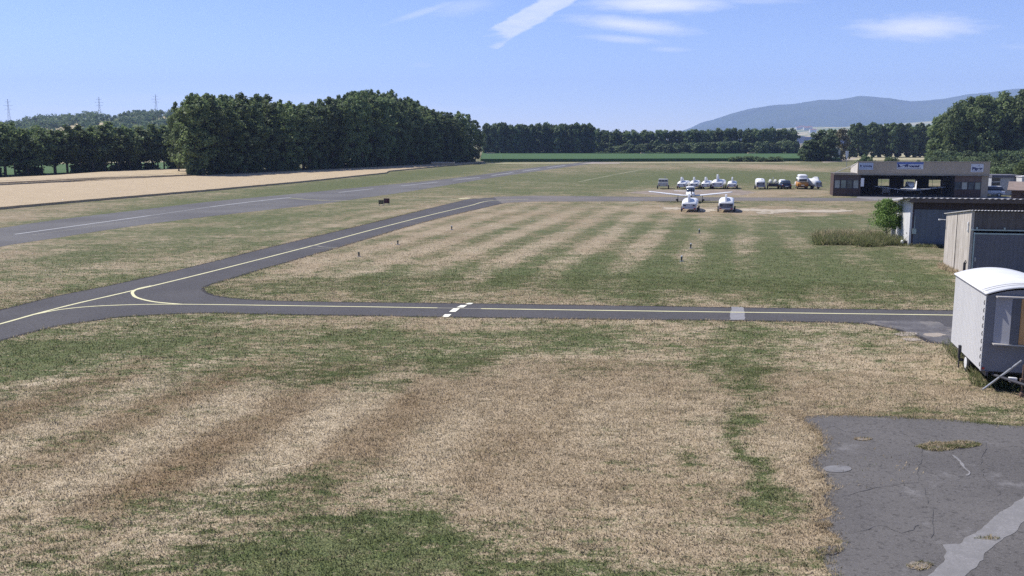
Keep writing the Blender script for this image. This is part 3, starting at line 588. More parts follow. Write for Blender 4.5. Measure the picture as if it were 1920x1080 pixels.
# leaning end trees with bright foliage
for px, D, yt, w, lab in ((356, 222, 191, .95, 'leaning poplar with forked top at the left end of the plantation'), (340, 240, 214, .8, 'shorter loose poplar just left of the dense plantation'), (372, 217, 178, 1.15, 'tall poplar with drooping light green lower branches beside the field corner')):
    e = plant(POP[0] if px > 350 else POP[2], atd(px, 330, D) * Vector((1, 1, 0)) if False else Vector(((px - 960) / F * D * 1.0, D, 0)), zat(px, yt, D), w, lab, 'tree'); 
    if px == 356: e.rotation_euler = (R(0), R(-5), 1)
# undergrowth under the plantation
for i in range(44):
    p = A0 + dr_ * (i * 3.7 + random.uniform(-1, 1)) + back * random.uniform(1.5, 4)
    plant(random.choice(SHRD), (p.x, p.y, 0), random.uniform(2.2, 4.2), random.uniform(.9, 1.3), 'dark shrub in the shade at the foot of the poplar plantation', 'shrub', 'shrubs under the poplar plantation')
# 2. row at far left
TOP2 = [(-80, 233), (0, 232), (60, 238), (120, 240), (170, 238), (215, 234), (260, 241), (300, 239), (345, 234)]
for k in range(2):
    px = -75.0 + k * 9
    while px < 350:
        D = np.interp(px, [-80, 350], [203, 268]) + k * 9 + random.uniform(-1.5, 1.5)
        plant(random.choice(POPT), ((px - 960) / F * D, D, 0), zat(px, interp(px, TOP2), D) + random.uniform(-1, .5), random.uniform(.95, 1.2), 'mid green poplar in the row behind the barley stubble field', 'tree', 'poplar row left of the plantation')
        px += random.uniform(19, 26) * (1.25 if k else 1)
for i in range(22):
    px = random.choice([random.uniform(-60, 75), random.uniform(150, 345)]); D = np.interp(px, [-80, 350], [204, 268]) + 2
    plant(random.choice(SHRD), ((px - 960) / F * D, D, 0), random.uniform(1.5, 3.5), random.uniform(.8, 1.2), 'low dark bush between the trunks of the left poplar row', 'shrub', 'bushes under the left poplar row')
# 3. far rows across the end of the airfield
def row(prs, px0, px1, n, D, top, jit, w, label, group, cat='tree', jd=3):
    for i in range(n):
        px = px0 + (px1 - px0) * (i + .5) / n + random.uniform(-jit, jit); d = D + random.uniform(-jd, jd)
        y = interp(px, top) if isinstance(top, list) else top
        plant(random.choice(prs), ((px - 960) / F * d, d, 0), max(1.2, zat(px, y, d) - random.uniform(0, 1)), w * random.uniform(.85, 1.2), label, cat, group)
row(POPD, 905, 1111, 17, 545, [(900, 232), (1000, 233), (1111, 232.5)], 1, .95, 'tall poplar in the straight even topped row at the far end of the maize', 'poplars beyond the maize field')
row(POPD, 908, 1111, 15, 555, 231, 2, .95, 'tall poplar in the straight even topped row at the far end of the maize', 'poplars beyond the maize field')
T3 = [(1112, 243), (1200, 245), (1300, 243), (1380, 241), (1440, 239.5), (1480, 241), (1490, 250)]
row(WOOD, 1112, 1490, 27, 560, T3, 2, .85, 'dark tree in the long low wood right of the poplar row', 'trees of the long low wood')
row(WOOD, 1112, 1486, 22, 568, T3, 3, .9, 'dark tree in the long low wood right of the poplar row', 'trees of the long low wood')
row(PALET, 1135, 1488, 26, 538, [(1135, 275), (1180, 268), (1240, 270), (1330, 264), (1400, 266), (1488, 263)], 4, 1.0, 'paler young tree along the front of the long low wood', 'pale young trees before the wood')
row(SHRD, 1118, 1300, 12, 534, 283, 5, 1.5, 'low bush at the edge of the maize before the wood', 'bushes by the maize', 'shrub')
row(SHRD, 1370, 1462, 7, 372, [(1370, 291), (1400, 289), (1430, 292), (1462, 291)], 2, 1.35, 'dark round bush in the short hedge at the near edge of the maize', 'hedge bushes at the edge of the maize', 'shrub', 1)
# 4. clump left of the farm track
for i, (px, D, yt, w, pr, lab) in enumerate([(1512, 380, 262, .9, WOOD[0], 'small dark tree at the left edge of the clump by the farm track'), (1530, 384, 246, 1.0, WOOD[1], 'tall dark tree in the clump left of the farm track'), (1549, 378, 252, .95, WOOD[2], 'dark round tree directly left of the small pale house'),
                     (1552, 405, 240, .9, PALET[0], 'pale green tree behind the dark trees of the clump'), (1571, 400, 243, .85, BRN, 'brownish leaved tree right behind the small pale house'), (1504, 386, 276, .7, WOOD[2], 'lowest tree of the clump, next to the gap in the wood')]):
    plant(pr, ((px - 960) / F * D, D, 0), zat(px, yt, D), w, lab)
row(POPD, 1582, 1750, 13, 475, [(1580, 236), (1600, 231), (1640, 229), (1700, 232), (1750, 232)], 1.5, .85, 'dark poplar in the row behind the hangar', 'poplars behind the hangar')
row(POPD, 1584, 1752, 10, 484, [(1580, 238), (1750, 231)], 2, .9, 'dark poplar in the row behind the hangar', 'poplars behind the hangar')
T5 = [(1740, 232), (1752, 212), (1770, 198), (1790, 186), (1820, 178), (1860, 173), (1960, 170), (2100, 170)]
for i, (px, D) in enumerate([(1757, 330), (1778, 322), (1803, 328), (1832, 320), (1864, 326), (1898, 320), (1932, 324), (1970, 326), (1790, 345), (1825, 348), (1862, 346), (1900, 350), (1940, 346), (1760, 350), (2010, 326), (2050, 330), (2090, 324), (2130, 332), (1985, 345), (2070, 348)]):
    plant(BIG[i % 3], ((px - 960) / F * D, D, 0), zat(px, interp(px, T5), D) - random.uniform(0, 1.5), random.uniform(.62, .8) if px < 1780 else random.uniform(.8, .98), 'huge broadleaf tree in the tall wood at the right behind the hangar', 'tree', 'trees of the tall wood behind the hangar')
row(SHRD, 1745, 1990, 16, 305, [(1745, 286), (1990, 280)], 3, 1.6, 'dark shrub at the foot of the tall wood on the right', 'shrubs under the tall wood', 'shrub')
row(SHR, 1850, 1990, 15, 232, [(1850, 303), (1880, 296), (1990, 298)], 3, 1.25, 'pale green shrub on the bank right of the hangar roof', 'pale shrubs right of the hangar', 'shrub')
row(SHR, 1856, 1990, 12, 215, [(1850, 308), (1990, 305)], 4, .95, 'pale green shrub on the bank right of the hangar roof', 'pale shrubs right of the hangar', 'shrub')
row(SHR, 1720, 1850, 13, 250, [(1720, 296), (1850, 293)], 4, .9, 'low shrub showing above the hangar roof edge', 'low shrubs behind the hangar', 'shrub')
row(SHRD, 1604, 1630, 3, 262, 292, 2, .9, 'dark bush on the dry meadow above the left end of the hangar', 'dark bushes above the hangar', 'shrub')
row(SHR, 1655, 1678, 3, 262, 294.5, 2, .7, 'grey green bush on the dry meadow above the middle sign', 'grey green bushes above the hangar', 'shrub')
plant(PALET[1], ((1806 - 960) / F * 290, 290, 0), zat(1806, 283, 290), .5, 'small pale sapling above the right end of the hangar', 'tree')
plant(POPT[1], ((1908 - 960) / F * 190, 190, 0), zat(1908, 303, 190), .35, 'small slim tree with a bare trunk right of the grey annex', 'tree')
# 5. wooded hillside
r = np.random.default_rng(5); C = []; rc = []
hp = [(-700, 240), (-200, 233), (0, 235), (80, 234.5), (130, 232), (210, 225), (300, 219), (400, 220), (620, 250)]
for i in range(900):
    px = r.uniform(-150, 420); t = r.random(); D = 760 + 540 * t
    if not ((70 < px < 172 and t > .3) or (172 <= px < 212 and t > .55) or (px >= 262 and t > .6) or t < .75 and r.random() < .8 or (px < 0 and r.random() < .6)): continue
    crest = H + (HOR - interp(px, hp)) / F * 1300; z = -1 + (crest + 1) * (t * t * (3 - 2 * t)) ** .8; x = (px - 960) / F * 1300 * (D / 1300 * .6 + .4)
    big = 1.35 if (90 < px < 150 and t > .7) or (172 < px < 206) else 1
    for j in range(3): C.append((x + r.normal() * 3, D + r.normal() * 3, z + r.uniform(1.5, 6.5) * big)); rc.append(r.uniform(2.2, 3.8) * big)
V = leaves(np.array(C), 34, np.array(rc), 1.3, .9, 9)
tag(link('hillside_wood', npmesh('hillside_wood', V, np.arange(len(V)).reshape(-1, 4), L_DARK)), 'distant dark wood covering the hillside below the power pylons', 'wood', kind='stuff')
# small tree by the white shed, with big leaves
TB = at(1661, 451)
cm, C = crown('crown', L_BRIGHT, 3.35, 1.0, 1.25, ROUND, 130, 44, .30, .075, 81)
tm = trunk('trunk', 3.1, .045, 81, C, 12, .6); tm2 = MB().tube([(0.05, 0, 0), (.12, .05, .7), (.3, .1, 1.6)], .03, 6, .012)
tr_ = thing('young_tree', 'small leafy tree with bright green crown in front of the white shed wall', 'tree', TB)
for nm, me in (('trunk', tm), ('crown', cm)):
    o = bpy.data.objects.new(nm, me); COL.objects.link(o); o.parent = tr_
tm2.build('stem', BARK, tr_)
# tall weeds in front of it
def weeds(name, label, pts, h0, h1, w, m, zmul=1.0):
    n = len(pts); x = np.array([p[0] for p in pts]); y = np.array([p[1] for p in pts]); V = blade_mesh(x, y, h0, h1, w); V[:, 2] *= zmul
    dry = np.array([p[2] for p in pts]); me = npmesh(name, V, np.arange(len(V)).reshape(-1, 3), m, {'dry': np.repeat(dry, 3), 'tone': np.full(len(V), .35)})
    return tag(link(name, me), label, 'grass', kind='stuff')
pts = []
for i in range(10000):
    u = random.random(); px = 1528 + 160 * u; py = 456 + random.uniform(-16, 4) * (1 if u < .8 else .4) + (3 if u > .5 else 0)
    if random.random() < (u - .85) * 3: continue
    p = at(px + random.gauss(0, 3), py); pts.append((p.x, p.y, min(1, max(0, random.gauss(.45 if py < 450 and u < .7 else .08, .18)))))
weeds('tall_weeds', 'patch of tall seeding weeds and grass before the small leafy tree', pts, .10, .85, .02, M_BLADE)
pts = []
for i in range(2600):
    px = random.uniform(1818, 1960); py = 705 + (px - 1818) * .16 + random.uniform(-8, 18); 
    if i % 3 == 0: t = random.random(); px = 1775 + 70 * t + random.gauss(0, 7); py = 650 + 62 * t + random.gauss(0, 6)
    p = at(px, py); pts.append((p.x, p.y, min(1, max(0, random.gauss(.15, .2)))))
weeds('long_grass', 'unmown green grass growing around the wheels of the white site trailer', pts, .12, .38, .012, M_BLADE)
pts = []
for i in range(2600):
    a = random.random(); px = 1765 + 55 * a + random.gauss(0, 4); py = 499 + 22 * a + random.uniform(-3, 4); p = at(px, py); pts.append((p.x, p.y, random.uniform(.6, 1)))
for i in range(1500):
    px = random.uniform(1690, 1768); py = 459 + random.uniform(-1, 3) + (px - 1700) * .05; p = at(px, py); pts.append((p.x, p.y, random.uniform(0, .5)))
weeds('wall_grass', 'uncut straw grass along the foot of the sheds', pts, .1, .3, .02, M_BLADE)
#@@PART3
# ------------------------------------------------------------------ common object materials
WHITE = mat('white_gelcoat', (.80, .80, .79), (.72, .72, .71), .35, 2, spec=.45)
WHITEP = mat('white_wall_paint', (.66, .65, .64), (.54, .53, .52), .8, 1.5, (1, 1, .3), fine=.12)
GREYP = mat('grey_panel', (.50, .50, .52), (.42, .42, .44), .6, 2, fine=.1)
DARKP = mat('dark_plastic', (.035, .035, .045), (.05, .05, .06), .5)
RUBBER = mat('rubber', (.02, .02, .022), (.035, .034, .033), .85)
RIM = mat('rim', (.6, .6, .6), (.5, .5, .5), .4)
LAMPR = mat('red_lens', (.35, .04, .03), (.28, .03, .02), .3)
GLASS = mat('dark_glass', (.03, .04, .06), (.05, .065, .09), .08, spec=.7)
STEEL = mat('galvanised_steel', (.42, .43, .44), (.33, .34, .35), .45, 6, metal=.6)
BROWNW = mat('brown_boards', (.085, .058, .05), (.12, .085, .07), .85, 1.2, (1, 1, .2), fine=.2)
TAN = mat('tan_cladding', (.35, .305, .245), (.30, .26, .21), .8, .8, (1, 1, .3), fine=.12)
def stained(name, base, streak, sc=3.0, lo=.45, hi=.7, b2=None):
    m, t, b, o = newmat(name); c = mixc(t, ramp(t, nz(t, sc, 6, stretch=(1.4, 1.4, .09), rough=.7), lo, hi), base, streak)
    c = mixc(t, ramp(t, nz(t, 1.2, 5, w=7), .35, .7), c, b2 or tuple(x * .8 for x in base)); t.links.new(c, b.inputs['Base Color']); b.inputs['Roughness'].default_value = .92
    bn = t.nodes.new('ShaderNodeBump'); bn.inputs['Strength'].default_value = .25; bn.inputs['Distance'].default_value = .02; t.links.new(nz(t, 14, 4, w=1), bn.inputs['Height']); t.links.new(bn.outputs[0], b.inputs['Normal']); return m
CONCS = stained('stained_concrete', (.54, .49, .43), (.17, .14, .11), 3.2, .42, .72, (.43, .39, .34))
CONCD = stained('dark_stained_concrete', (.15, .135, .125), (.07, .06, .055), 4, .35, .65)
BANDS = stained('streaked_band', (.06, .045, .045), (.30, .26, .23), 6, .56, .75, (.05, .04, .04))
DOORB = stained('blue_grey_door', (.15, .17, .20), (.12, .135, .16), 3, .3, .8, (.135, .15, .18))
DOORG = stained('grey_door', (.15, .15, .17), (.125, .125, .14), 3, .3, .8, (.14, .14, .155))
FIBRE = mat('fibre_cement', (.66, .64, .62), (.50, .48, .46), .85, 2, fine=.2)
FRAMEG = mat('green_grey_frame', (.42, .50, .47), (.33, .40, .38), .6, 5)
def frame(P, Q):                             # angle of a front running from P to Q
    return math.atan2(Q.y - P.y, Q.x - P.x)
def toloc(p, O, rz):
    d = Vector((p.x - O.x, p.y - O.y)); c, s = math.cos(-rz), math.sin(-rz); return Vector((d.x * c - d.y * s, d.x * s + d.y * c, p.z))
def loc(px, py, O, rz, yd=0.0):              # photo position on the local plane y = yd
    d = ray(px, py); n = Vector((-math.sin(rz), math.cos(rz))); o = Vector((O.x, O.y)) + n * yd
    t = (o.x * n.x + o.y * n.y) / (d.x * n.x + d.y * n.y); return toloc(Vector((d.x * t, d.y * t, H + d.z * t)), O, rz)
def corr_roof(name, x0, x1, y0, z0, y1, z1, m, parent, wave=.18, amp=.02, th=.03):
    n = int((x1 - x0) / wave * 8); mb = MB(); up = [[], []]
    vs = []
    for y, z in ((y0, z0), (y1, z1)):
        for i in range(n + 1):
            x = x0 + (x1 - x0) * i / n; vs.append((x, y, z + amp * math.sin(x / wave * 2 * math.pi)))
    vs += [(a, b_, c - th) for a, b_, c in vs]; k = n + 1; f = []
    for i in range(n):
        f += [[i, i + 1, k + i + 1, k + i], [2 * k + i, 3 * k + i, 3 * k + i + 1, 2 * k + i + 1], [i, 2 * k + i, 2 * k + i + 1, i + 1], [k + i, k + i + 1, 3 * k + i + 1, 3 * k + i]]
    f += [[0, k, 3 * k, 2 * k], [n, 2 * k + n, 3 * k + n, k + n]]
    return mb.add(vs, f).build(name, m, parent)
def wedge(mb, x0, x1, y0, y1, z0, zf, zb):   # box with top sloping from zf (front) to zb (back)
    return mb.add([(x0, y0, z0), (x1, y0, z0), (x1, y1, z0), (x0, y1, z0), (x0, y0, zf), (x1, y0, zf), (x1, y1, zb), (x0, y1, zb)], [(0, 3, 2, 1), (4, 5, 6, 7), (0, 1, 5, 4), (1, 2, 6, 5), (2, 3, 7, 6), (3, 0, 4, 7)])

# ------------------------------------------------------------------ shed near the trailer
O = at(1813, 521); Bk = at(1768, 498.5); rz = math.atan2(Bk.y - O.y, Bk.x - O.x) - math.pi / 2; L = (Bk - O).length
hf = atd(1813, 396, O.y).z; hb = atd(1768, 402, Bk.y).z
sh = thing('concrete_shed', 'stained concrete shed with grey sliding door behind the white site trailer', 'shed', O, rz)
wedge(MB(), 0, .16, 0, L, 0, hf, hb).add(*[[(-.001, 0, 0)] * 0, []]).build('wall', CONCS, sh)
j = MB(); j.box(-.03, .003, L * .52, L * .52 + .05, .02, hf - .35); j.build('wall_joint', CONCD, sh)
dx0 = loc(1825, 450, O, rz).x; ztr = loc(1860, 432, O, rz).z
wf = MB(); wf.box(.165, dx0, .02, .2, 0, hf - .03); wf.box(dx0, 9.84, .02, .2, ztr - .02, hf - .03); wf.build('wall', CONCD, sh)
wedge(MB(), 9.85, 10, .2, L, 0, hf, hb).box(.165, 9.84, L - .15, L, 0, hb - .02).build('wall', CONCD, sh)
corr_roof('roof', -.12, 10.1, -.14, hf + .07, L + .15, hb + .05, FIBRE, sh)
d = MB(); d.box(dx0 + .08, 9.8, -.02, .015, .05, ztr - .25); 
for i in range(26): d.box(dx0 + .2 + i * .25, dx0 + .215 + i * .25, -.026, -.0205, .06, ztr - .27)
dr = d.build('door', DOORG, sh)
f = MB(); f.box(dx0, dx0 + .07, -.04, .03, .02, ztr - .13); f.box(dx0 + .07, dx0 + 6.6, -.04, .03, ztr - .24, ztr - .16); f.build('door_frame', FRAMEG, sh)
tk = MB().box(dx0 - .15, dx0 + 7, -.07, -.01, ztr - .02, ztr + .05)
for i in range(5): tk.box(dx0 + .1 + i * 1.5, dx0 + .18 + i * 1.5, -.08, .018, ztr + .06, ztr + .18)
tk.build('door_track', FRAMEG, sh)
MB().box(dx0 + .12, dx0 + .2, -.08, -.028, 1.0, 1.25).build('handle', STEEL, dr)
q = loc(1806, 422, O, rz, .45)
MB().box(-.06, -.003, .38, .46, hf - 1.25, hf - .65).box(-.075, -.061, .34, .50, hf - .8, hf - .7).box(-.075, -.061, .34, .50, hf - 1.2, hf - 1.1).build('wall_fitting', WHITE, sh)
MB().tube([(-.06, .5, 0), (-.06, .5, .85)], .07, 10).tube([(-.06, .5, .86), (-.06, .3, 1.0)], .03, 8).build('drain_pipe', DARKP, sh)
MB().tube([(-.02, L + .02, hb - .35), (-.35, L + .05, hb - .33)], .02, 6).tube([(-.35, L + .05, hb - .36), (-.45, L + .05, hb - .34)], .05, 8).build('outdoor_lamp', WHITE, sh)

# ------------------------------------------------------------------ white shed with long roof
O = at(1703, 461); Bk = at(1679, 447.5); rz = math.atan2(Bk.y - O.y, Bk.x - O.x) - math.pi / 2; L = (Bk - O).length
hf = atd(1703, 372, O.y).z; hb = atd(1679, 376, Bk.y).z; WB = 20
sb = thing('long_shed', 'long low shed with white end wall, blue grey door and corrugated roof', 'shed', O, rz)
wedge(MB(), 0, .15, 0, L, 0, hf, hb).build('wall', WHITEP, sb)
zd = loc(1740, 392, O, rz).z; x1 = loc(1712, 430, O, rz).x
MB().box(.155, x1, .02, .18, 0, zd).box(x1 + 6.2, WB, .02, .18, 0, zd).build('wall', mat('purple_brown_wall', (.10, .075, .085), (.075, .055, .06), .85, 3), sb)
MB().box(.155, WB, .02, .18, zd + .003, hf - .02).build('cladding_band', BANDS, sb)
d = MB().box(x1 + .02, x1 + 6.15, .0, .05, .04, zd - .03)
for i in range(13): d.box(x1 + .4 + i * .47, x1 + .43 + i * .47, -.014, -.0005, .06, zd - .06)
dr = d.build('door', DOORB, sb)
MB().box(x1 + .06, x1 + .1, -.04, -.005, 1.2, 2.3).box(x1 - .05, x1 + .22, -.1, -.02, .95, 1.35).build('lock_box', FRAMEG, dr)
MB().box(.155, WB - .2, L - .15, L, 0, hb - .02).build('wall', WHITEP, sb); wedge(MB(), WB - .15, WB, .2, L, 0, hf, hb).build('wall', WHITEP, sb)
MB().box(-.22, WB + .3, -.60, -.55, hf - .26, hf + .03).box(-.22, WB + .3, -.545, -.02, hf - .28, hf - .22).build('fascia', mat('weathered_fascia', (.15, .12, .105), (.10, .08, .07), .9, 2, fine=.2), sb)
corr_roof('roof', -.75, WB + .4, -.68, hf + .09, L + .35, hb + .07, FIBRE, sb, .42, .025)
MB().add([(-.75, -.66, hf - .02), (-.75, L + .35, hb - .04), (-.75, L + .35, hb + .10), (-.75, -.66, hf + .12), (-.71, -.66, hf - .02), (-.71, L + .35, hb - .04), (-.71, L + .35, hb + .10), (-.71, -.66, hf + .12)], [(0, 1, 2, 3), (7, 6, 5, 4), (0, 4, 5, 1), (3, 2, 6, 7), (0, 3, 7, 4), (1, 5, 6, 2)]).build('verge_board', FIBRE, sb)
MB().box(-.45, -.12, L - .5, L - .38, 0, hb - .1).build('wall_buttress', WHITEP, sb)
# trolley at its corner
tp = at(1696, 459.5); tv = thing('hand_trolley', 'small trolley with black and white wheels against the white shed corner', 'trolley', tp, R(-8))
for i in range(3): w = MB().disc_x(-.28 + i * .22, -.14 + i * .22, 0, .2, .2, 16).build('wheel', (WHITE if i == 0 else RUBBER), tv)
MB().tube([(-.3, 0, .2), (.34, 0, .2)], .03, 8).build('axle', STEEL, tv)
MB().tube([(.22, .1, .2), (.25, .25, .9)], .045, 8).tube([(.12, .25, .92), (.4, .25, .92)], .035, 8).build('handle', DARKP, tv)

# ------------------------------------------------------------------ white site trailer
ZB = .62; N = at(1839, 695, ZB); Bk = at(1783, 640, ZB); rz = math.atan2(Bk.y - N.y, Bk.x - N.x) - math.pi / 2; L = (Bk - N).length
Og = Vector((N.x, N.y, 0)); zt = atd(1850, 554, N.y).z; TW = 2.5
st = thing('site_trailer', 'white site trailer with arched roof standing on grass beside the taxiway', 'trailer', Og, rz)
TARP = mat('white_trailer_side', (.56, .555, .55), (.51, .505, .50), .55, 1.5, (1, 1, .2), fine=.06)
TARPF = mat('grey_trailer_front', (.20, .20, .215), (.17, .17, .185), .7, 3, (1, 1, .5), fine=.1)
s = MB(); s.box(0, .04, .0, L, ZB, zt)
for i in range(22): s.box(-.003, -.0005, .14 + i * (L - .3) / 21, .17 + i * (L - .3) / 21, ZB + .05, zt - .05)
s.box(-.018, -.0005, -.01, .05, ZB, zt - .01); sd_ = s.build('wall', TARP, st)
for i in range(9): MB().tube([(-.022, .1 + .02 * (i % 2), ZB + .12 + i * .255), (-.03, .14, ZB + .19 + i * .255), (-.022, .09, ZB + .27 + i * .255)], .012, 6).build('lacing_loop', DARKP, sd_)
def arch(x): return zt + .24 * (1 - ((x - TW / 2) / (TW / 2)) ** 2)
fw = MB(); xs = [TW * i / 16 for i in range(17)]
for y0, y1 in ((.0, .04), (L - .04, L)):
    v = [(x, y0, ZB) for x in xs] + [(x, y0, arch(x) - .02) for x in xs]; v += [(a, y1, c) for a, b_, c in v]; n = 17; f = []
    for i in range(16): f += [[i, i + 1, n + i + 1, n + i], [2 * n + i, 3 * n + i, 3 * n + i + 1, 2 * n + i + 1], [n + i, n + i + 1, 3 * n + i + 1, 3 * n + i], [i, 2 * n + i, 2 * n + i + 1, i + 1]]
    fw.add(v, f)
fw.box(.045, TW - .05, .02, L - .05, ZB + .001, ZB + .06); fw.build('wall', TARPF, st)
MB().box(TW - .04, TW, .045, L - .045, ZB + .002, zt).build('wall', TARP, st)
rf = MB(); xs = [-.05 + (TW + .1) * i / 24 for i in range(25)]; n = 25
def arch2(x): return zt + .02 + .27 * (1 - min(1, abs((x - TW / 2) / (TW / 2 + .05))) ** 2)
v = [(x, y, arch2(x) + dz) for y in (-.06, L + .06) for dz in (0, .05) for x in xs]; f = []
for i in range(24): f += [[n + i, n + i + 1, 3 * n + i + 1, 3 * n + i], [i, 2 * n + i, 2 * n + i + 1, i + 1], [i, i + 1, n + i + 1, n + i], [2 * n + i, 3 * n + i, 3 * n + i + 1, 2 * n + i + 1]]
f += [[0, n, 3 * n, 2 * n], [n - 1, 3 * n - 1, 4 * n - 1, 2 * n - 1]]
rfo = rf.add(v, f).build('roof', mat('white_roof_sheet', (.74, .74, .73), (.68, .68, .67), .5, 1.2), st, True)
for yy in (.32, .62):
    MB().tube([(x, yy, arch2(x) + .052) for x in xs], .009, 5).build('roof_seam', DARKP, rfo)
q0 = loc(1868, 556, Og, rz, 0); q1 = loc(1868, 642, Og, rz, 0); bx, bz1, bz0 = q0.x, q0.z, q1.z
TRIMP = mat('pale_trim', (.42, .40, .37), (.36, .34, .32), .6)
b1 = MB().loft([[(bx, -.012, z), (bx + .42, -.26, z), (bx + .43, -.22, z), (bx + .03, -.003, z)] for z in (bz0, bz1)]).build('bay_panel', mat('light_grey_panel', (.34, .34, .36), (.30, .30, .32), .5, 2, fine=.06), st)
MB().box(bx + .425, bx + .68, -.26, -.02, bz0, bz1 - .003).build('bay_panel', mat('mid_grey_panel', (.13, .13, .14), (.11, .11, .12), .6), st)
MB().box(bx - .03, bx + 1.5, -.29, -.003, bz1, bz1 + .04).build('bay_hood', TRIMP, st); MB().box(bx - .03, bx + 1.5, -.29, -.003, bz0 - .04, bz0 - .003).build('bay_sill', mat('pale_trim', (.42, .40, .37), (.36, .34, .32), .6), st)
wd = MB().box(bx + .69, bx + 1.45, -.25, -.02, bz0, bz1 - .003).build('wooden_door', mat('varnished_wood', (.50, .29, .13), (.42, .23, .10), .5, 4, (6, 6, .4)), st)
MB().box(bx + .78, bx + 1.35, -.262, -.252, bz1 - .42, bz1 - .08).build('window', GLASS, wd)
MB().box(.12, .2, -.1, L - .1, ZB - .14, ZB - .003).box(TW - .2, TW - .12, -.1, L - .1, ZB - .14, ZB - .003).box(.2, TW - .2, .3, .4, ZB - .12, ZB - .01).box(.2, TW - .2, L - .5, L - .4, ZB - .12, ZB - .01).build('chassis', DARKP, st)
for yy in (L * .52,):
    for x0_, x1_ in ((.06, .26), (TW - .26, TW - .06)):
        w = MB().disc_x(x0_, x1_, yy, .33, .33, 24).build('wheel', RUBBER, st); MB().disc_x(x0_ - .012, x0_ + .01, yy, .33, .2, 20).build('rim', WHITE, w)
MB().box(.26, TW - .26, L * .52 - .05, L * .52 + .05, .28, .38).build('axle', DARKP, st)
MB().box(-.09, -.012, L * .62, L * .62 + .1, ZB - .25, ZB + .22).box(-.06, .1, L * .62, L * .62 + .08, ZB - .35, ZB - .26).tube([(-.05, L * .62 + .05, ZB - .26), (-.05, L * .62 + .05, .02)], .022, 8).build('corner_jack', DARKP, st)
MB().tube([(.35, 0, ZB - .1), (1.2, -1.25, ZB - .16)], .05, 8).tube([(TW - .35, 0, ZB - .1), (1.3, -1.25, ZB - .16)], .05, 8).tube([(1.25, -1.1, ZB - .16), (1.25, -1.6, ZB - .14)], .055, 8).build('drawbar', DARKP, st); MB().box(1.12, 1.38, -1.5, -1.2, ZB - .24, ZB - .03).build('coupling', WHITE, st); MB().box(.72, .95, -.55, -.40, ZB - .2, ZB - .06).build('brake_box', WHITE, st)
MB().tube([(1.05, -.75, 0.02), (1.05, -.75, 1.05)], .03, 8).disc_x(1.0, 1.1, -.75, .1, .1, 14).box(.98, 1.12, -.82, -.68, .52, .6).build('jockey_post', mat('rusty_steel', (.16, .10, .07), (.10, .07, .055), .8, 8), st)
for i in range(2): MB().box(.02 + i * (TW - .2), .1 + i * (TW - .2), -.012, -.0005, ZB + .05, ZB + .12).build('tail_reflector', LAMPR, st)
g0 = at(1843, 731); g1 = atd(1916, 676, Og.y - .75)
pp = thing('prop_pole', 'grey metal pole leaning from the grass onto the trailer drawbar', 'pole', g0)
MB().tube([(0, 0, .01), tuple(g1 - g0)], .035, 10).build('tube', STEEL, pp); MB().box(-.07, .07, -.07, .07, 0, .012).build('foot_plate', STEEL, pp)

# ------------------------------------------------------------------ hangar
O = at(1563, 367.5); Q = at(1853, 371.5); rz = R(-12); HX = lambda px, py, yd=0: loc(px, py, O, rz, yd)
Wd = HX(1853, 345).x; xa = HX(1614, 345).x; xr0 = HX(1790, 345).x; xr1 = HX(1840, 345).x; x8 = HX(1608, 310).x
h1 = HX(1580, 325).z; ft = HX(1700, 303.5).z; fb = HX(1700, 327.5).z; DP = 8.0
hg = thing('hangar', 'low brown hangar with tan fascia signs and open front sheltering an aircraft', 'hangar', O, rz)
RIBT = mat('tan_ribbed', (.46, .385, .29), (.40, .335, .25), .8, .6, (1, 1, .3), fine=.1)
fc = MB().box(x8, Wd, -.25, -.05, fb, ft)
for i in range(60): xx = x8 + .15 + i * (Wd - x8 - .3) / 59; fc.box(xx, xx + .1, -.272, -.2505, fb + .12, ft - .05)
fc.build('fascia', RIBT, hg)
MB().box(x8 - .05, Wd + .05, -.32, -.02, ft + .002, ft + .07).build('fascia_cap', mat('roof_trim', (.40, .36, .32), (.33, .30, .27), .7, 2), hg)
MB().box(-.1, Wd + .03, -.45, -.06, fb - .09, fb - .004).build('gutter', mat('gutter', (.33, .31, .26), (.20, .18, .15), .7, 1.5), hg)
wedge(MB(), x8, x8 + .15, -.04, DP * .85, fb, ft - .02, ft - .8).build('wall', mat('cream_cladding', (.62, .57, .50), (.55, .50, .44), .8, 2, fine=.1), hg)
MB().add([(x8, -.04, ft - .012), (Wd, -.04, ft - .012), (Wd, DP, ft - 1.25), (x8, DP, ft - 1.25), (x8, -.04, ft - .16), (Wd, -.04, ft - .16), (Wd, DP, ft - 1.4), (x8, DP, ft - 1.4)], [(0, 1, 2, 3), (7, 6, 5, 4), (0, 4, 5, 1), (1, 5, 6, 2), (2, 6, 7, 3), (3, 7, 4, 0)]).build('roof', mat('dark_roof', (.16, .15, .14), (.12, .11, .10), .9), hg)
MB().box(-.05, x8 - .003, -.04, DP * .6, h1 - .1, h1 + .02).build('annex_roof', mat('dark_roof2', (.17, .16, .15), (.12, .11, .10), .9), hg)
MB().tube([(-.6 + x8 * .35, 2.5, h1 + .1), (x8 - .05, 2.5, ft - .5)], .05, 6).build('roof_stay', STEEL, hg)
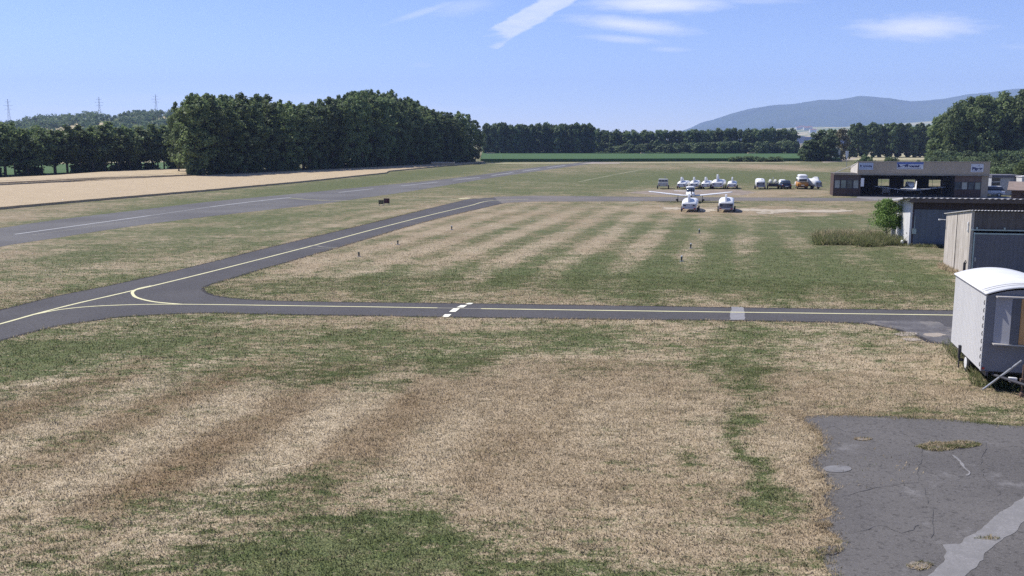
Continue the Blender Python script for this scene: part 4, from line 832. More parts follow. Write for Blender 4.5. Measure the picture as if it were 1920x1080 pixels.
# left annex
def annex(x0, x1, n, zb, zt_, top, nm, panelm, y=0.0):
    lo = MB().box(x0, x1, y, y + .12, 0, zb)
    for i in range(n * 2 + 1): xx = x0 + (x1 - x0 - .04) * i / (n * 2); lo.box(xx, xx + .03, y - .02, y - .0005, .02, zb - .02)
    lo.build('cladding_panel', BROWNW, hg)
    up = MB().box(x0, x1, y, y + .12, zt_, top)
    for i in range(n + 1): xx = x0 + (x1 - x0 - .06) * i / n; up.box(xx, xx + .05, y - .02, y - .0005, zt_ + .02, top - .02)
    up.build('cladding_panel', panelm, hg)
    for i in range(n):
        a = x0 + (x1 - x0) * i / n; b_ = x0 + (x1 - x0) * (i + 1) / n
        w = MB().box(a, a + .09, y, y + .1, zb + .002, zt_ - .002).box(b_ - .09, b_, y, y + .1, zb + .002, zt_ - .002).box(a + .09, b_ - .09, y, y + .1, zb + .002, zb + .07).box(a + .09, b_ - .09, y, y + .1, zt_ - .07, zt_ - .002).build('window', DARKP, hg)
        MB().box(a + .092, b_ - .092, y + .04, y + .06, zb + .072, zt_ - .072).build('pane', nm[i % len(nm)], w)
PG = mat('greenish_pane', (.16, .20, .19), (.24, .28, .25), .15, 1.2, spec=.6); PL = mat('blind_pane', (.38, .40, .36), (.30, .32, .29), .3, 1.2); PD = mat('dim_pane', (.06, .075, .08), (.12, .14, .15), .12, 1, spec=.6)
annex(0, xa - .25, 4, HX(1580, 353.5).z, HX(1580, 337).z, h1 - .11, [PL, PG, PD, PL], mat('brown_panel', (.12, .095, .09), (.10, .08, .075), .8, 2))
MB().box(xa - .245, xa, -.02, .2, 0, h1 - .12).box(-.12, -.003, 0, .15, 0, h1 - .12).build('post', BROWNW, hg)
MB().box(0, .12, .125, DP * .6, 0, h1 - .11).box(xa - .12, xa, .22, DP, 0, fb - .1).box(.125, xa - .125, DP * .6 - .12, DP * .6, 0, h1 - .11).build('wall', BROWNW, hg)
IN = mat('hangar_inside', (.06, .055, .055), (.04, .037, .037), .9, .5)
annex(xr0, xr1, 4, HX(1815, 356).z, HX(1815, 341).z, fb - .1, [PD, PL, PD, PG], mat('brown_panel2', (.15, .11, .095), (.12, .09, .08), .8, 2))
MB().box(xr1 + .003, Wd, -.02, .3, 0, fb - .1).build('corner_pillar', TAN, hg)
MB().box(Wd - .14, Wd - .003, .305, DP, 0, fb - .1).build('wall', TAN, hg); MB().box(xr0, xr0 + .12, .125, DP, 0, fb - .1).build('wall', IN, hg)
op = []
for a, b_, t_, u_ in ((1646, 1667, 335, 349), (1694, 1715.5, 336, 350), (1741, 1763, 336.5, 350)):
    p = HX(a, t_, DP); q = HX(b_, u_, DP); op.append((p.x, q.x, q.z, p.z))
bw = MB(); px_ = xa + .003
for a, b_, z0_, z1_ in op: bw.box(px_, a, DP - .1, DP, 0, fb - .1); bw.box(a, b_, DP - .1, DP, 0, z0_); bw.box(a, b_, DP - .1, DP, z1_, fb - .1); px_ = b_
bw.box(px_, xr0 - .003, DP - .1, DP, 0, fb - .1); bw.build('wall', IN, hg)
for a, b_, z0_, z1_ in op:
    w = MB().box(a, a + .06, DP - .14, DP - .105, z0_, z1_).box(b_ - .06, b_, DP - .14, DP - .105, z0_, z1_).box(a + .06, b_ - .06, DP - .14, DP - .105, z1_ - .06, z1_).box(a + .06, b_ - .06, DP - .14, DP - .105, z0_, z0_ + .06).box(a + (b_ - a) * .3, a + (b_ - a) * .3 + .05, DP - .14, DP - .105, z0_ + .06, z1_ - .06).build('window_frame', WHITEP, hg)
MB().box(xa, xr0, .1, DP - .15, .016, .03).build('floor', mat('hangar_floor', (.13, .125, .12), (.09, .085, .08), .7, .5), hg)
q = HX(1614.5, 334, -.35); q2 = HX(1619.5, 349.5, -.35); MB().box(q.x, q2.x, -.40, -.30, q2.z, q.z).box(q.x, q.x + .1, -.34, -.03, q2.z + .3, q2.z + .36).build('door_panel', WHITE, hg)  # upright white panel for the lit edge of the hangar door
def text(s, size, m, parent, x, y, z, name='lettering', bold=.012, shear=0.0, font_w=None):
    c = bpy.data.curves.new('t', 'FONT'); c.body = s; c.size = size; c.extrude = .008; c.offset = bold; c.shear = shear; c.align_x = 'CENTER'; c.align_y = 'CENTER'
    o = bpy.data.objects.new('t', c); COL.objects.link(o); bpy.context.view_layer.update(); dg = bpy.context.evaluated_depsgraph_get()
    me = bpy.data.meshes.new_from_object(o.evaluated_get(dg)); bpy.data.objects.remove(o); me.materials.clear(); me.name = name
    if font_w:
        xs_ = [v.co.x for v in me.vertices]; k = font_w / (max(xs_) - min(xs_))
        for v in me.vertices: v.co.x *= k
    t = link(name, me, m, parent); t.rotation_euler = (R(90), 0, 0); t.location = (x, y, z); return t
NAVY = mat('navy_print', (.03, .04, .13), (.03, .04, .12), .5); BLUEP = mat('blue_print', (.12, .17, .42), (.10, .15, .38), .5); SIGNW = mat('sign_white', (.62, .64, .68), (.58, .60, .64), .5); SIGNB = mat('sign_pale_blue', (.44, .50, .60), (.40, .46, .56), .5)
def sign(px0, px1, py0, py1, m, lab):
    a = HX(px0, py0, -.3); b_ = HX(px1, py1, -.3); s_ = MB().box(a.x, b_.x, -.31, -.275, b_.z, a.z).build('sign', m, hg); s_['label'] = lab; return s_, a.x, b_.x, b_.z, a.z
s1, a, b_, c, d_ = sign(1611, 1637, 305, 318.5, SIGNB, 'pale blue sign at the left end of the fascia')
text('Lycoming', .30, NAVY, s1, a + (b_ - a) * .60, -.322, (c + d_) / 2 + .04, font_w=(b_ - a) * .62); MB().box(a + .16, a + .36, -.325, -.312, (c + d_) / 2 - .06, (c + d_) / 2 + .16).build('emblem', NAVY, s1)
MB().box(a + .05, b_ - .05, -.318, -.312, c + .22, c + .30).build('stripe', mat('pale_stripe', (.3, .36, .5), (.28, .34, .48), .5), s1)
s2, a, b_, c, d_ = sign(1682, 1731, 304, 317.5, SIGNW, 'long white and blue sign in the middle of the fascia')
MB().box(a + .02, b_ - .02, -.318, -.312, d_ - .30, d_ - .02).build('stripe', BLUEP, s2)
text('Mecanair', .46, NAVY, s2, a + (b_ - a) * .58, -.325, (c + d_) / 2 - .05, bold=.02, shear=.25, font_w=(b_ - a) * .60)
MB().add([(a + .1, -.325, c + .24), (a + 1.5, -.325, c + .62), (a + 1.4, -.325, c + .72), (a + .5, -.325, c + .42), (a + .25, -.325, c + .75), (a + .1, -.325, c + .75), (a + .1, -.315, c + .24), (a + 1.5, -.315, c + .62), (a + 1.4, -.315, c + .72), (a + .5, -.315, c + .42), (a + .25, -.315, c + .75), (a + .1, -.315, c + .75)], [(0, 1, 2, 3, 4, 5), (11, 10, 9, 8, 7, 6)] + [(i, (i + 1) % 6, 6 + (i + 1) % 6, 6 + i) for i in range(6)]).build('emblem', NAVY, s2)
MB().box(a + .1, b_ - .3, -.318, -.312, c + .12, c + .19).build('underline', NAVY, s2)
s3, a, b_, c, d_ = sign(1821, 1843.5, 307.5, 323, SIGNW, 'square white sign at the right end of the fascia')
text('Piper', .52, NAVY, s3, (a + b_) / 2, -.325, (c + d_) / 2 - .08, bold=.025, font_w=(b_ - a) * .82)
MB().tube([((a + b_) / 2 - .12 + .22, -.32, d_ - .34), ((a + b_) / 2 + .22, -.32, d_ - .12), ((a + b_) / 2 + .12 + .22, -.32, d_ - .34)], .025, 6).build('emblem', NAVY, s3)
MB().box(a + .15, b_ - .15, -.318, -.312, c + .14, c + .19).build('underline', NAVY, s3)
HO, Hrz = O, rz
def hw(x, y, z=0): c, s = math.cos(Hrz), math.sin(Hrz); return Vector((HO.x + x * c - y * s, HO.y + x * s + y * c, z))
bn_ = HX(1661, 358, 5.0); wb = thing('workbench', 'small pale workbench inside the hangar under the left wing', 'workbench', hw(bn_.x, 5.0, .03), Hrz)
MB().box(-.6, .6, -.3, .3, .85, .92).build('top', GREYP, wb); MB().box(-.55, .55, -.25, .25, .3, .849).build('cabinet', mat('pale_cabinet', (.45, .45, .46), (.4, .4, .41), .6), wb)
for sx in (-.5, .5): MB().box(sx - .04, sx + .04, -.25, .25, 0, .298).build('leg', STEEL, wb)

# ------------------------------------------------------------------ aircraft
def ring(y, w, z0, z1, n=14, p=2.4):
    out = []
    for k in range(n):
        a = 2 * math.pi * k / n; ca, sa = math.cos(a), math.sin(a)
        out.append((math.copysign(abs(ca) ** (2 / p), ca) * w / 2, y, (z0 + z1) / 2 + math.copysign(abs(sa) ** (2 / p), sa) * (z1 - z0) / 2))
    return out
def aerofoil(x, y, z, chord, th, n=12):
    pts = []
    for k in range(n):
        t = k / n * 2; s = (1 - math.cos(math.pi * (t if t <= 1 else 2 - t))) / 2; hh = th * chord * 2.6 * (math.sqrt(s) * .6 - .6 * s ** 1.6 * 1.0) if 0 < s < 1 else 0
        pts.append((x, y + s * chord, z + (hh if t <= 1 else -hh * .45)))
    return pts
def aircraft(label, loc_, rz_, span=10.0, nose_gear=True):
    e = thing('light_aircraft', label, 'aircraft', loc_, rz_)
    fus = MB().loft([ring(-2.35, .34, .95, 1.22), ring(-2.2, .82, .78, 1.30), ring(-1.3, 1.0, .72, 1.38), ring(-.7, 1.12, .66, 1.45), ring(.8, 1.12, .66, 1.45), ring(2.0, .92, .75, 1.42), ring(3.6, .5, .98, 1.36), ring(4.9, .22, 1.12, 1.32)]).build('fuselage', WHITE, e, True)
    MB().loft([ring(-2.62, .04, 1.06, 1.10), ring(-2.5, .18, .99, 1.17), ring(-2.36, .3, .94, 1.22)]).build('spinner', WHITE, e, True)
    cab = MB().loft([ring(-.72, .9, 1.35, 1.5), ring(-.25, 1.06, 1.3, 1.98), ring(.9, 1.06, 1.3, 1.98), ring(1.7, .8, 1.3, 1.55)]).build('cabin_windows', GLASS, e, True)
    MB().loft([ring(-.2, 1.0, 1.86, 2.03), ring(.1, 1.12, 1.84, 2.10), ring(.9, 1.12, 1.80, 2.08), ring(1.9, .62, 1.40, 1.58)]).build('cabin_roof', WHITE, e, True)
    for sx in (-1, 1):
        MB().box(sx * .535 - .03, sx * .535 + .03, .15, .27, 1.42, 1.92).build('window_pillar', WHITE, e)
        MB().loft([aerofoil(sx * .45, -.65, .80, 2.0, .12), aerofoil(sx * 1.3, -.5, .88, 1.8, .11), aerofoil(sx * span * .47, -.3, 1.32, 1.35, .10), aerofoil(sx * span * .5, -.15, 1.38, .9, .06)]).build('wing', WHITE, e, True)
        w = MB().disc_x(sx * 1.62 - .07, sx * 1.62 + .07, .3, .2, .2, 18).build('wheel', RUBBER, e)
        MB().tube([(sx * 1.62, .3, .28), (sx * 1.6, .3, .9)], .05, 8).build('gear_leg', STEEL, e)
        MB().loft([ring(-.12, .04, .26, .3, 10), ring(.1, .2, .16, .42, 10), ring(.4, .2, .18, .40, 10), ring(.8, .03, .26, .3, 10)]).add([], []).build('wheel_fairing', DARKP, e, True).location = (sx * 1.78, 0, 0)
    MB().loft([aerofoil(-2.0, 4.35, 1.26, .65, .04), aerofoil(0, 4.2, 1.22, .8, .05), aerofoil(2.0, 4.35, 1.26, .65, .04)]).build('tailplane', WHITE, e, True)
    MB().loft([[(dx_, y, z) for dx_, y in ((0, 3.9), (.05, 4.2), (.05, 4.6), (0, 5.1), (-.05, 4.6), (-.05, 4.2))] if z < 1.4 else [(dx_, y, z) for dx_, y in ((0, 4.6), (.03, 4.75), (.03, 4.95), (0, 5.2), (-.03, 4.95), (-.03, 4.75))] for z in (1.2, 1.35, 2.35)]).build('tail_fin', WHITE, e)
    MB().disc_x(-.06, .06, -1.75, .18, .18, 16).build('wheel', RUBBER, e); MB().tube([(0, -1.75, .2), (0, -1.7, .85)], .04, 8).build('gear_leg', STEEL, e)
    MB().loft([[(-.07, -2.5, 1.0), (.07, -2.46, 1.0), (.07, -2.45, 1.0), (-.07, -2.49, 1.0)], [(-.06, -2.49, 1.95), (.06, -2.47, 1.95), (.06, -2.46, 1.95), (-.06, -2.48, 1.95)]]).loft([[(-.07, -2.49, .2), (.07, -2.47, .2), (.07, -2.46, .2), (-.07, -2.48, .2)], [(-.07, -2.5, 1.0), (.07, -2.46, 1.0), (.07, -2.45, 1.0), (-.07, -2.49, 1.0)]]).build('propeller', DARKP, e)
    return e
ap_ = at(1294, 379); aircraft('white low wing light aircraft parked nose forward behind two covered glider trailers', (ap_.x, ap_.y, 0), R(-8), 11.0)
q = HX(1700, 360, 4.2); aircraft('white light aircraft standing tail outward inside the open hangar', hw(q.x, 2.7, .03), Hrz + math.pi, 10.2)

# ------------------------------------------------------------------ glider trailers and vehicles
def glider_trailer(label, p, rz_, L=7.5, w=1.5, h=1.35, fin=2.1, fx=0.0, group=None, dark=False, front=GREYP):
    e = thing('glider_trailer', label, 'trailer', (p.x, p.y, 0), rz_, group)
    def rr_(y, ww, z0, z1): return ring(y, ww, z0, z1, 16, 3.6)
    MB().loft([rr_(0, w * .96, .42, h * .78), rr_(.35, w, .40, h * .95), rr_(1.2, w, .40, h * 1.10), rr_(L * .55, w * .98, .40, h * 1.08), rr_(L * .8, w * .82, .42, h * .92), rr_(L, w * .55, .46, h * .7)]).build('body', WHITE, e, True)
    MB().box(-w * .44, w * .44, -.05, -.002, .44, h * .72).build('end_panel', front, e, bevel=.02)
    bar = MB().box(-w * .5, w * .5, -.14, -.055, .36, .52).build('bumper', GREYP, e)
    for sx in (-1, 1):
        MB().box(sx * w * .36 - .11, sx * w * .36 + .11, -.165, -.142, .38, .5).build('lamp', LAMPR, e)
        MB().box(sx * w * .3 - .13, sx * w * .3 + .13, -.075, -.052, h * .52, h * .62).build('vent', DARKP, e)
        wh = MB().disc_x(sx * w * .55 - .08, sx * w * .55 + .08, L * .42, .3, .3, 18).build('wheel', RUBBER, e); MB().disc_x(sx * w * .55 - .085, sx * w * .55 + .085, L * .42, .3, .16, 14).build('rim', RIM, wh)
        MB().disc_x(sx * w * .52 - .07, sx * w * .52 + .07, .75, .27, .27, 18).build('wheel', RUBBER, e)
    if fin: MB().loft([[(fx - .11, y0, z), (fx + .11, y0, z), (fx + .11, y1, z), (fx - .11, y1, z)] for z, y0, y1 in ((h * .7, .02, 2.3), (fin * .86, .30, 1.6), (fin, .46, 1.1))]).build('fin_housing', WHITE, e, bevel=.03)
    MB().tube([(0, L, .55), (0, L + 1.1, .5)], .05, 8).build('drawbar', STEEL, e)
    return e
G = 'glider trailers parked in the back row'
pg = lambda px, py=354.5: at(px, py)
glider_trailer('white glider trailer with rounded grey end, directly before the parked aircraft', at(1292, 398), R(-14), 6.5, 1.75, 1.35, 2.05, -.1)
glider_trailer('white glider trailer with dark lower end standing alone right of the aircraft', at(1361, 398.5), R(-14), 6.5, 1.72, 1.45, 2.0, -.05, front=mat('dark_end', (.10, .10, .12), (.2, .2, .22), .6, 5))
for px, rz_, fin, w, h, fx, lab in ((1277.5, -24, 2.0, 1.6, 1.25, -.15, 'white glider trailer second from the left in the back row'), (1301, -18, 2.0, 1.45, 1.3, -.1, 'white glider trailer third from the left in the back row, partly behind the aircraft tail'),
        (1322, -24, 2.0, 1.45, 1.25, -.1, 'white glider trailer fourth from the left, just left of the tallest one'), (1344.5, -22, 2.45, 1.95, 1.45, -.1, 'largest white glider trailer with the tallest fin housing'),
        (1372, -16, 2.0, 1.5, 1.2, 0, 'narrow white glider trailer at the right end of the left group, before the gap')):
    glider_trailer(lab, pg(px), R(rz_), 5.5, w, h, fin, fx, G)
glider_trailer('white glider trailer with round grey cover, first right of the gap', pg(1426, 355), R(-10), 4.2, 1.55, 1.65, 1.75, .15, G, front=mat('grey_cover', (.24, .24, .28), (.2, .2, .24), .6))
glider_trailer('white rounded trailer turned right with speckled grey end, beside the orange camper', pg(1535, 354.5), R(36), 4.6, 1.75, 1.6, 2.05, .25, G, front=mat('speckled_end', (.34, .32, .33), (.22, .21, .23), .7, 8))
# open trailer
e = thing('open_trailer', 'open dark framed trailer carrying pale covered aircraft parts', 'trailer', pg(1450), R(-10), None)
MB().box(-.8, .8, 0, 3.6, .42, .6).box(-.8, -.74, 0, 3.6, .6, .95).box(.74, .8, 0, 3.6, .6, .95).box(-.74, .74, 0, .06, .6, .95).build('frame', DARKP, e)
for sx in (-1, 1):
    MB().disc_x(sx * .86 - .08, sx * .86 + .08, 1.2, .3, .3, 18).build('wheel', RUBBER, e); MB().box(sx * .6 - .1, sx * .6 + .1, -.03, -.001, .46, .56).build('lamp', LAMPR, e)
    MB().loft([ring(.2, .45, .96, 1.5), ring(1.5, .5, .9, 1.6), ring(3.2, .3, .9, 1.3)]).build('cover', mat('pale_cover', (.6, .6, .54), (.5, .5, .45), .7), e, True).location = (sx * .42, 0, 0)
MB().box(-.08, .0, .5, .62, .6, 2.0).build('upright', WHITE, e); MB().tube([(-.7, .1, .62), (.7, .1, 1.1)], .03, 6).tube([(.7, .1, .62), (-.7, .1, 1.1)], .03, 6).build('brace', STEEL, e)
# boxy grey trailer at left
e = thing('utility_trailer', 'boxy pale grey utility trailer with mast at the left end of the back row', 'trailer', pg(1243), R(-10))
CAMG = mat('pale_grey_sheet', (.48, .48, .45), (.38, .38, .36), .7, 4)
MB().box(-.85, .85, 0, 2.8, .45, 1.15).build('body', CAMG, e, bevel=.05); MB().box(-.8, .8, .25, 2.7, 1.153, 1.65).build('canopy', mat('grey_canvas', (.36, .37, .37), (.27, .28, .28), .8, 4), e, bevel=.08)
for i in range(3): MB().box(-.7 + i * .5, -.32 + i * .5, .23, .249, 1.3, 1.5).build('window', GLASS, e)
for sx in (-1, 1):
    MB().disc_x(sx * .92 - .1, sx * .92 + .1, .7, .33, .33, 18).build('wheel', RUBBER, e); MB().box(sx * .62 - .1, sx * .62 + .1, -.03, -.001, .6, .72).build('lamp', LAMPR, e)
MB().box(-.5, .5, -.03, -.001, .85, 1.05).build('end_panel', GREYP, e); MB().tube([(.3, 1, 1.6), (.3, 1, 2.15)], .03, 6).box(.1, .5, .97, 1.03, 2.0, 2.04).build('mast', STEEL, e)
# cars
def car(label, p, rz_, col, L=4.1, w=1.72, h=1.42, name='parked_car'):
    e = thing(name, label, 'car', p, rz_); bm_ = mat(name + str(col), col, tuple(x * .85 for x in col), .3, 2, spec=.5)
    MB().loft([ring(0, w * .86, .32, .72, 18, 4), ring(.12, w * .97, .24, .88, 18, 4), ring(.9, w, .22, .93, 18, 4), ring(L - 1.2, w, .22, .92, 18, 4), ring(L - .2, w * .95, .26, .76, 18, 4), ring(L, w * .84, .32, .66, 18, 4)]).build('body', bm_, e, True)
    MB().loft([ring(.12, w * .80, .86, 1.02, 18, 4), ring(.5, w * .78, .86, h - .05, 18, 4), ring(L * .5, w * .80, .86, h - .04, 18, 4), ring(L - 1.15, w * .76, .84, .98, 18, 4)]).build('windows', GLASS, e, True)
    MB().loft([ring(.48, w * .68, h - .13, h - .01, 18, 4), ring(.8, w * .74, h - .12, h + .02, 18, 4), ring(L * .5, w * .74, h - .12, h + .01, 18, 4), ring(L * .56, w * .7, h - .14, h - .04, 18, 4)]).build('roof', bm_, e, True)
    for sx in (-1, 1):
        MB().box(sx * w * .38 - .13, sx * w * .38 + .13, -.012, .06, .58, .72).build('tail_lamp', LAMPR, e); MB().box(sx * w * .36 - .15, sx * w * .36 + .15, L - .06, L + .012, .52, .64).build('headlight', RIM, e)
        for yy in (.8, L - .85): wh = MB().disc_x(sx * (w / 2 - .1) - .1, sx * (w / 2 - .1) + .105, yy, .31, .31, 20).build('wheel', RUBBER, e); MB().disc_x(sx * (w / 2 - .1) - .11, sx * (w / 2 - .1) + .112, yy, .31, .19, 16).build('rim', RIM, wh)
        MB().box(sx * w * .5, sx * w * .5 + sx * .14, L - 1.55, L - 1.45, .9, 1.03).build('mirror', bm_, e)
    MB().box(-.26, .26, -.02, .0, .42, .53).build('number_plate', WHITE, e)
    return e
car('dark blue hatchback parked in the back row left of the orange camper', pg(1475, 354.8), R(-6), (.025, .035, .07))
e = glider_trailer('white trailer end half hidden behind the dark blue car', at(1468, 352.2), R(-10), 3.5, 1.2, 1.3, 0, group=None)
p = at(1877, 368.5); car('white car parked by the grey annex right of the hangar', (p.x + .5, p.y, 0), R(68), (.62, .63, .66), 4.2, 1.75, 1.5)
# camper
e = thing('camper_van', 'orange camper van with raised white roof and dark rear window', 'van', pg(1505, 355), R(-12))
OR = mat('orange_paint', (.52, .25, .05), (.46, .21, .04), .4, 2, spec=.4)
MB().loft([ring(0, 1.66, .34, 1.2, 20, 5), ring(.15, 1.74, .3, 1.24, 20, 5), ring(4.2, 1.74, .3, 1.24, 20, 5), ring(4.4, 1.6, .36, 1.15, 20, 5)]).build('body', OR, e, True)
MB().loft([ring(.06, 1.6, 1.12, 1.9, 20, 5), ring(.25, 1.68, 1.12, 1.96, 20, 5), ring(3.6, 1.66, 1.12, 1.96, 20, 5), ring(4.2, 1.55, 1.1, 1.3, 20, 5)]).build('cabin', WHITE, e, True)
MB().loft([ring(.2, 1.25, 1.85, 2.3, 20, 4), ring(.4, 1.45, 1.85, 2.45, 20, 4), ring(2.8, 1.45, 1.85, 2.45, 20, 4), ring(3.6, 1.1, 1.85, 2.0, 20, 4)]).build('roof', WHITE, e, True)
MB().box(-.62, .62, .02, .08, 1.32, 1.72).build('rear_window', GLASS, e, bevel=.02)
for sx in (-1, 1):
    for i in range(3): MB().box(sx * .835 - .02, sx * .835 + .02, .5 + i * 1.1, 1.4 + i * 1.1, 1.32, 1.7).build('window', GLASS, e)
    MB().box(sx * .72 - .06, sx * .72 + .06, -.02, .05, .6, .95).build('tail_lamp', LAMPR, e)
    for yy in (.9, 3.5): wh = MB().disc_x(sx * .78 - .09, sx * .78 + .1, yy, .32, .32, 20).build('wheel', RUBBER, e); MB().disc_x(sx * .78 - .1, sx * .78 + .11, yy, .32, .18, 16).build('rim', RIM, wh)
MB().box(-.85, .85, -.1, -.02, .36, .5).build('bumper', DARKP, e); MB().box(-.26, .26, -.03, -.002, .62, .74).build('number_plate', WHITE, e)
MB().box(-1.02, -.99, .0, .05, 0, .95).build('flap_post', OR, e)

# ------------------------------------------------------------------ buildings right of the hangar
def gable(name, label, cat, p, rz_, w, dpt, h, rise, wall, roofm, along='x', over=.25):
    e = thing(name, label, cat, p, rz_)
    v = [(0, 0, 0), (w, 0, 0), (w, dpt, 0), (0, dpt, 0), (0, 0, h), (w, 0, h), (w, dpt, h), (0, dpt, h)]
    r_ = [(0, dpt / 2, h + rise), (w, dpt / 2, h + rise)] if along == 'x' else [(w / 2, 0, h + rise), (w / 2, dpt, h + rise)]
    f = [(0, 1, 5, 4), (2, 3, 7, 6), (1, 2, 6, 5), (3, 0, 4, 7)]
    f = [(0, 1, 5, 4), (2, 3, 7, 6), (1, 2, 6, 9, 5), (3, 0, 4, 8, 7)] if along == 'x' else [(0, 1, 5, 8, 4), (2, 3, 7, 9, 6), (1, 2, 6, 5), (3, 0, 4, 7)]
    MB().add(v + r_, f).build('wall', wall, e); t_ = .1; o = over
    k = rise / ((dpt if along == 'x' else w) / 2) * o
    if along == 'x': A_ = [(-o, -o, h - k), (w + o, -o, h - k), (w + o, dpt / 2, h + rise), (-o, dpt / 2, h + rise)]; B_ = [(-o, dpt + o, h - k), (w + o, dpt + o, h - k)]; pl = [A_[0], A_[1], A_[2], A_[3], B_[1], B_[0]]
    else: pl = [(-o, -o, h - k), (-o, dpt + o, h - k), (w / 2, dpt + o, h + rise), (w / 2, -o, h + rise), (w + o, dpt + o, h - k), (w + o, -o, h - k)]
    lo_ = [(a, b_, c + .012) for a, b_, c in pl]; hi_ = [(a, b_, c + .012 + t_) for a, b_, c in pl]
    MB().add(lo_ + hi_, [(6, 7, 8, 9), (9, 8, 10, 11), (0, 3, 2, 1), (3, 5, 4, 2), (0, 1, 7, 6), (5, 11, 10, 4), (1, 2, 8, 7), (2, 4, 10, 8), (0, 6, 9, 3), (3, 9, 11, 5)]).build('roof', roofm, e); return e
GA = at(1853, 366); GA = Vector(((1853 - 960) / F * 141, 141, 0)); e = thing('site_building', 'flat roofed grey annex with two stacked dark panes beside the hangar', 'building', GA, R(-8))
lx = 47 / 1750 * 141; zr = atd(1870, 328, 141).z
MB().box(.1, lx, 0, 4, 0, zr - .4).build('wall', mat('pale_grey_wall', (.42, .44, .48), (.36, .38, .42), .8, 2), e); MB().box(0, lx + .25, -.3, 4.2, zr - .39, zr).build('roof', mat('dark_flat_roof', (.14, .14, .17), (.11, .11, .13), .9), e)
for z0_ in (zr - 1.6, zr - .95):
    w = MB().box(.05, 1.35, -.05, -.003, z0_ - .03, z0_ + .55).build('window', WHITEP, e); MB().box(.1, 1.3, -.06, -.052, z0_ + .02, z0_ + .5).build('pane', GLASS, w)
MB().box(lx - 1.05, lx - .4, -.03, -.003, zr - 1.5, zr - .75).build('shutter', mat('blue_shutter', (.22, .26, .36), (.2, .23, .32), .6), e)
e = thing('container', 'bright white box container beyond the grey annex', 'container', Vector(((1900.5 - 960) / F * 146, 146, 0)), R(-8)); zc = atd(1903, 332, 146).z
MB().box(0, .75, 0, 2.4, .1, zc).build('body', WHITE, e, bevel=.03); MB().box(.05, .7, -.03, -.003, .2, zc - .2).build('door', WHITEP, e); MB().box(.02, .73, .1, 2.3, 0, .098).build('skid', DARKP, e)
e = thing('kiosk', 'pale kiosk with brown shuttered window at the right edge above the white car', 'kiosk', Vector(((1910.5 - 960) / F * 138, 138, 0)), R(-8)); zc = atd(1915, 332, 138).z
MB().box(0, 3, 0, 3, 0, zc).build('wall', WHITEP, e); MB().box(-.1, 3.2, -.2, 3.2, zc + .002, zc + .12).build('roof', FIBRE, e); w = MB().box(.25, 2.2, -.04, -.003, zc - .75, zc - .3).build('window', WHITEP, e); MB().box(.32, 2.1, -.05, -.042, zc - .7, zc - .35).build('shutter', mat('brown_shutter', (.13, .06, .06), (.1, .05, .05), .7), w)
D_ = 112; p = Vector(((1893 - 960) / F * D_, D_, 0)); zt_ = atd(1880, 353.5, D_).z
e = gable('brown_hut', 'dark brown hut with pale brown pitched roof at the right edge before the kiosk', 'hut', p, R(-30), 7, 4.4, zt_ - .1, .75, BROWNW, mat('brown_roof', (.26, .20, .17), (.21, .165, .14), .85, 2), 'x', .45)
MB().box(1, 1.9, -.05, -.003, 0, 1.9).build('door', mat('dark_door', (.05, .035, .035), (.04, .03, .03), .7), e)
# small far house and feather flag
D_ = 395; p = Vector(((1557 - 960) / F * D_, D_, 0)); e = gable('farm_house', 'small white gabled house between trees behind the hangar', 'house', p, R(6), 13 / 1750 * D_, 5, atd(1560, 281, D_).z, 1.1, mat('house_wall', (.55, .55, .54), (.48, .48, .47), .8), mat('grey_roof', (.3, .29, .30), (.25, .24, .25), .8), 'y', .25)
MB().box(1.1, 1.7, -.04, -.003, .9, 1.7).build('window', GLASS, e)
D_ = 300; p = Vector(((1582 - 960) / F * D_, D_, 0)); e = thing('feather_flag', 'tall white tapering flag beside the farm track left of the hangar', 'flag', p)
zt_ = atd(1582, 283, D_).z; z0_ = atd(1582, 299, D_).z
MB().tube([(0, 0, 0), (0, 0, zt_)], .07, 8).build('pole', STEEL, e); MB().loft([[(-.5, 0, zt_), (.5, .05, zt_), (.5, .09, zt_), (-.5, .04, zt_)], [(-.45, .02, (zt_ + z0_) / 2), (.42, .0, (zt_ + z0_) / 2), (.42, .04, (zt_ + z0_) / 2), (-.45, .06, (zt_ + z0_) / 2)], [(-.08, 0, z0_), (.1, 0, z0_), (.1, .04, z0_), (-.08, .04, z0_)]]).build('cloth', mat('white_cloth', (.72, .74, .76), (.66, .68, .7), .8), e)
# farm buildings seen through the left row
REDR = mat('tile_roof', (.28, .15, .11), (.22, .12, .09), .9); GRR = mat('sheet_roof', (.5, .52, .55), (.42, .44, .47), .7)
for px, D_, w, dp, hh, rs, rm, lab in ((122, 430, 7, 6, 2.6, 1.2, GRR, 'pale shed seen between trunks at the left part of the poplar row'), (158, 440, 9, 6, 3.2, 1.6, REDR, 'red roofed farmhouse seen between trunks of the poplar row'), (216, 445, 8, 6, 2.8, 1.2, GRR, 'grey roofed barn in the gap at the middle of the poplar row'),
        (262, 440, 7, 6, 2.6, 1.2, REDR, 'low red roofed house right of the grey roofed barn'), (346, 400, 9, 6, 3.0, 1.4, GRR, 'white barn with bright grey roof beside the left end of the plantation')):
    e = gable('farm_building', lab, 'building', ((px - 960) / F * D_, D_, 0), R(random.uniform(-12, 12)), w, dp, hh, rs, mat('farm_wall', (.62, .60, .57), (.5, .48, .45), .8), rm); MB().box(w * .3, w * .42, -.05, -.003, 1, 2).build('window', GLASS, e); MB().box(w * .6, w * .72, -.05, -.003, 0, 2.1).build('door', BROWNW, e)
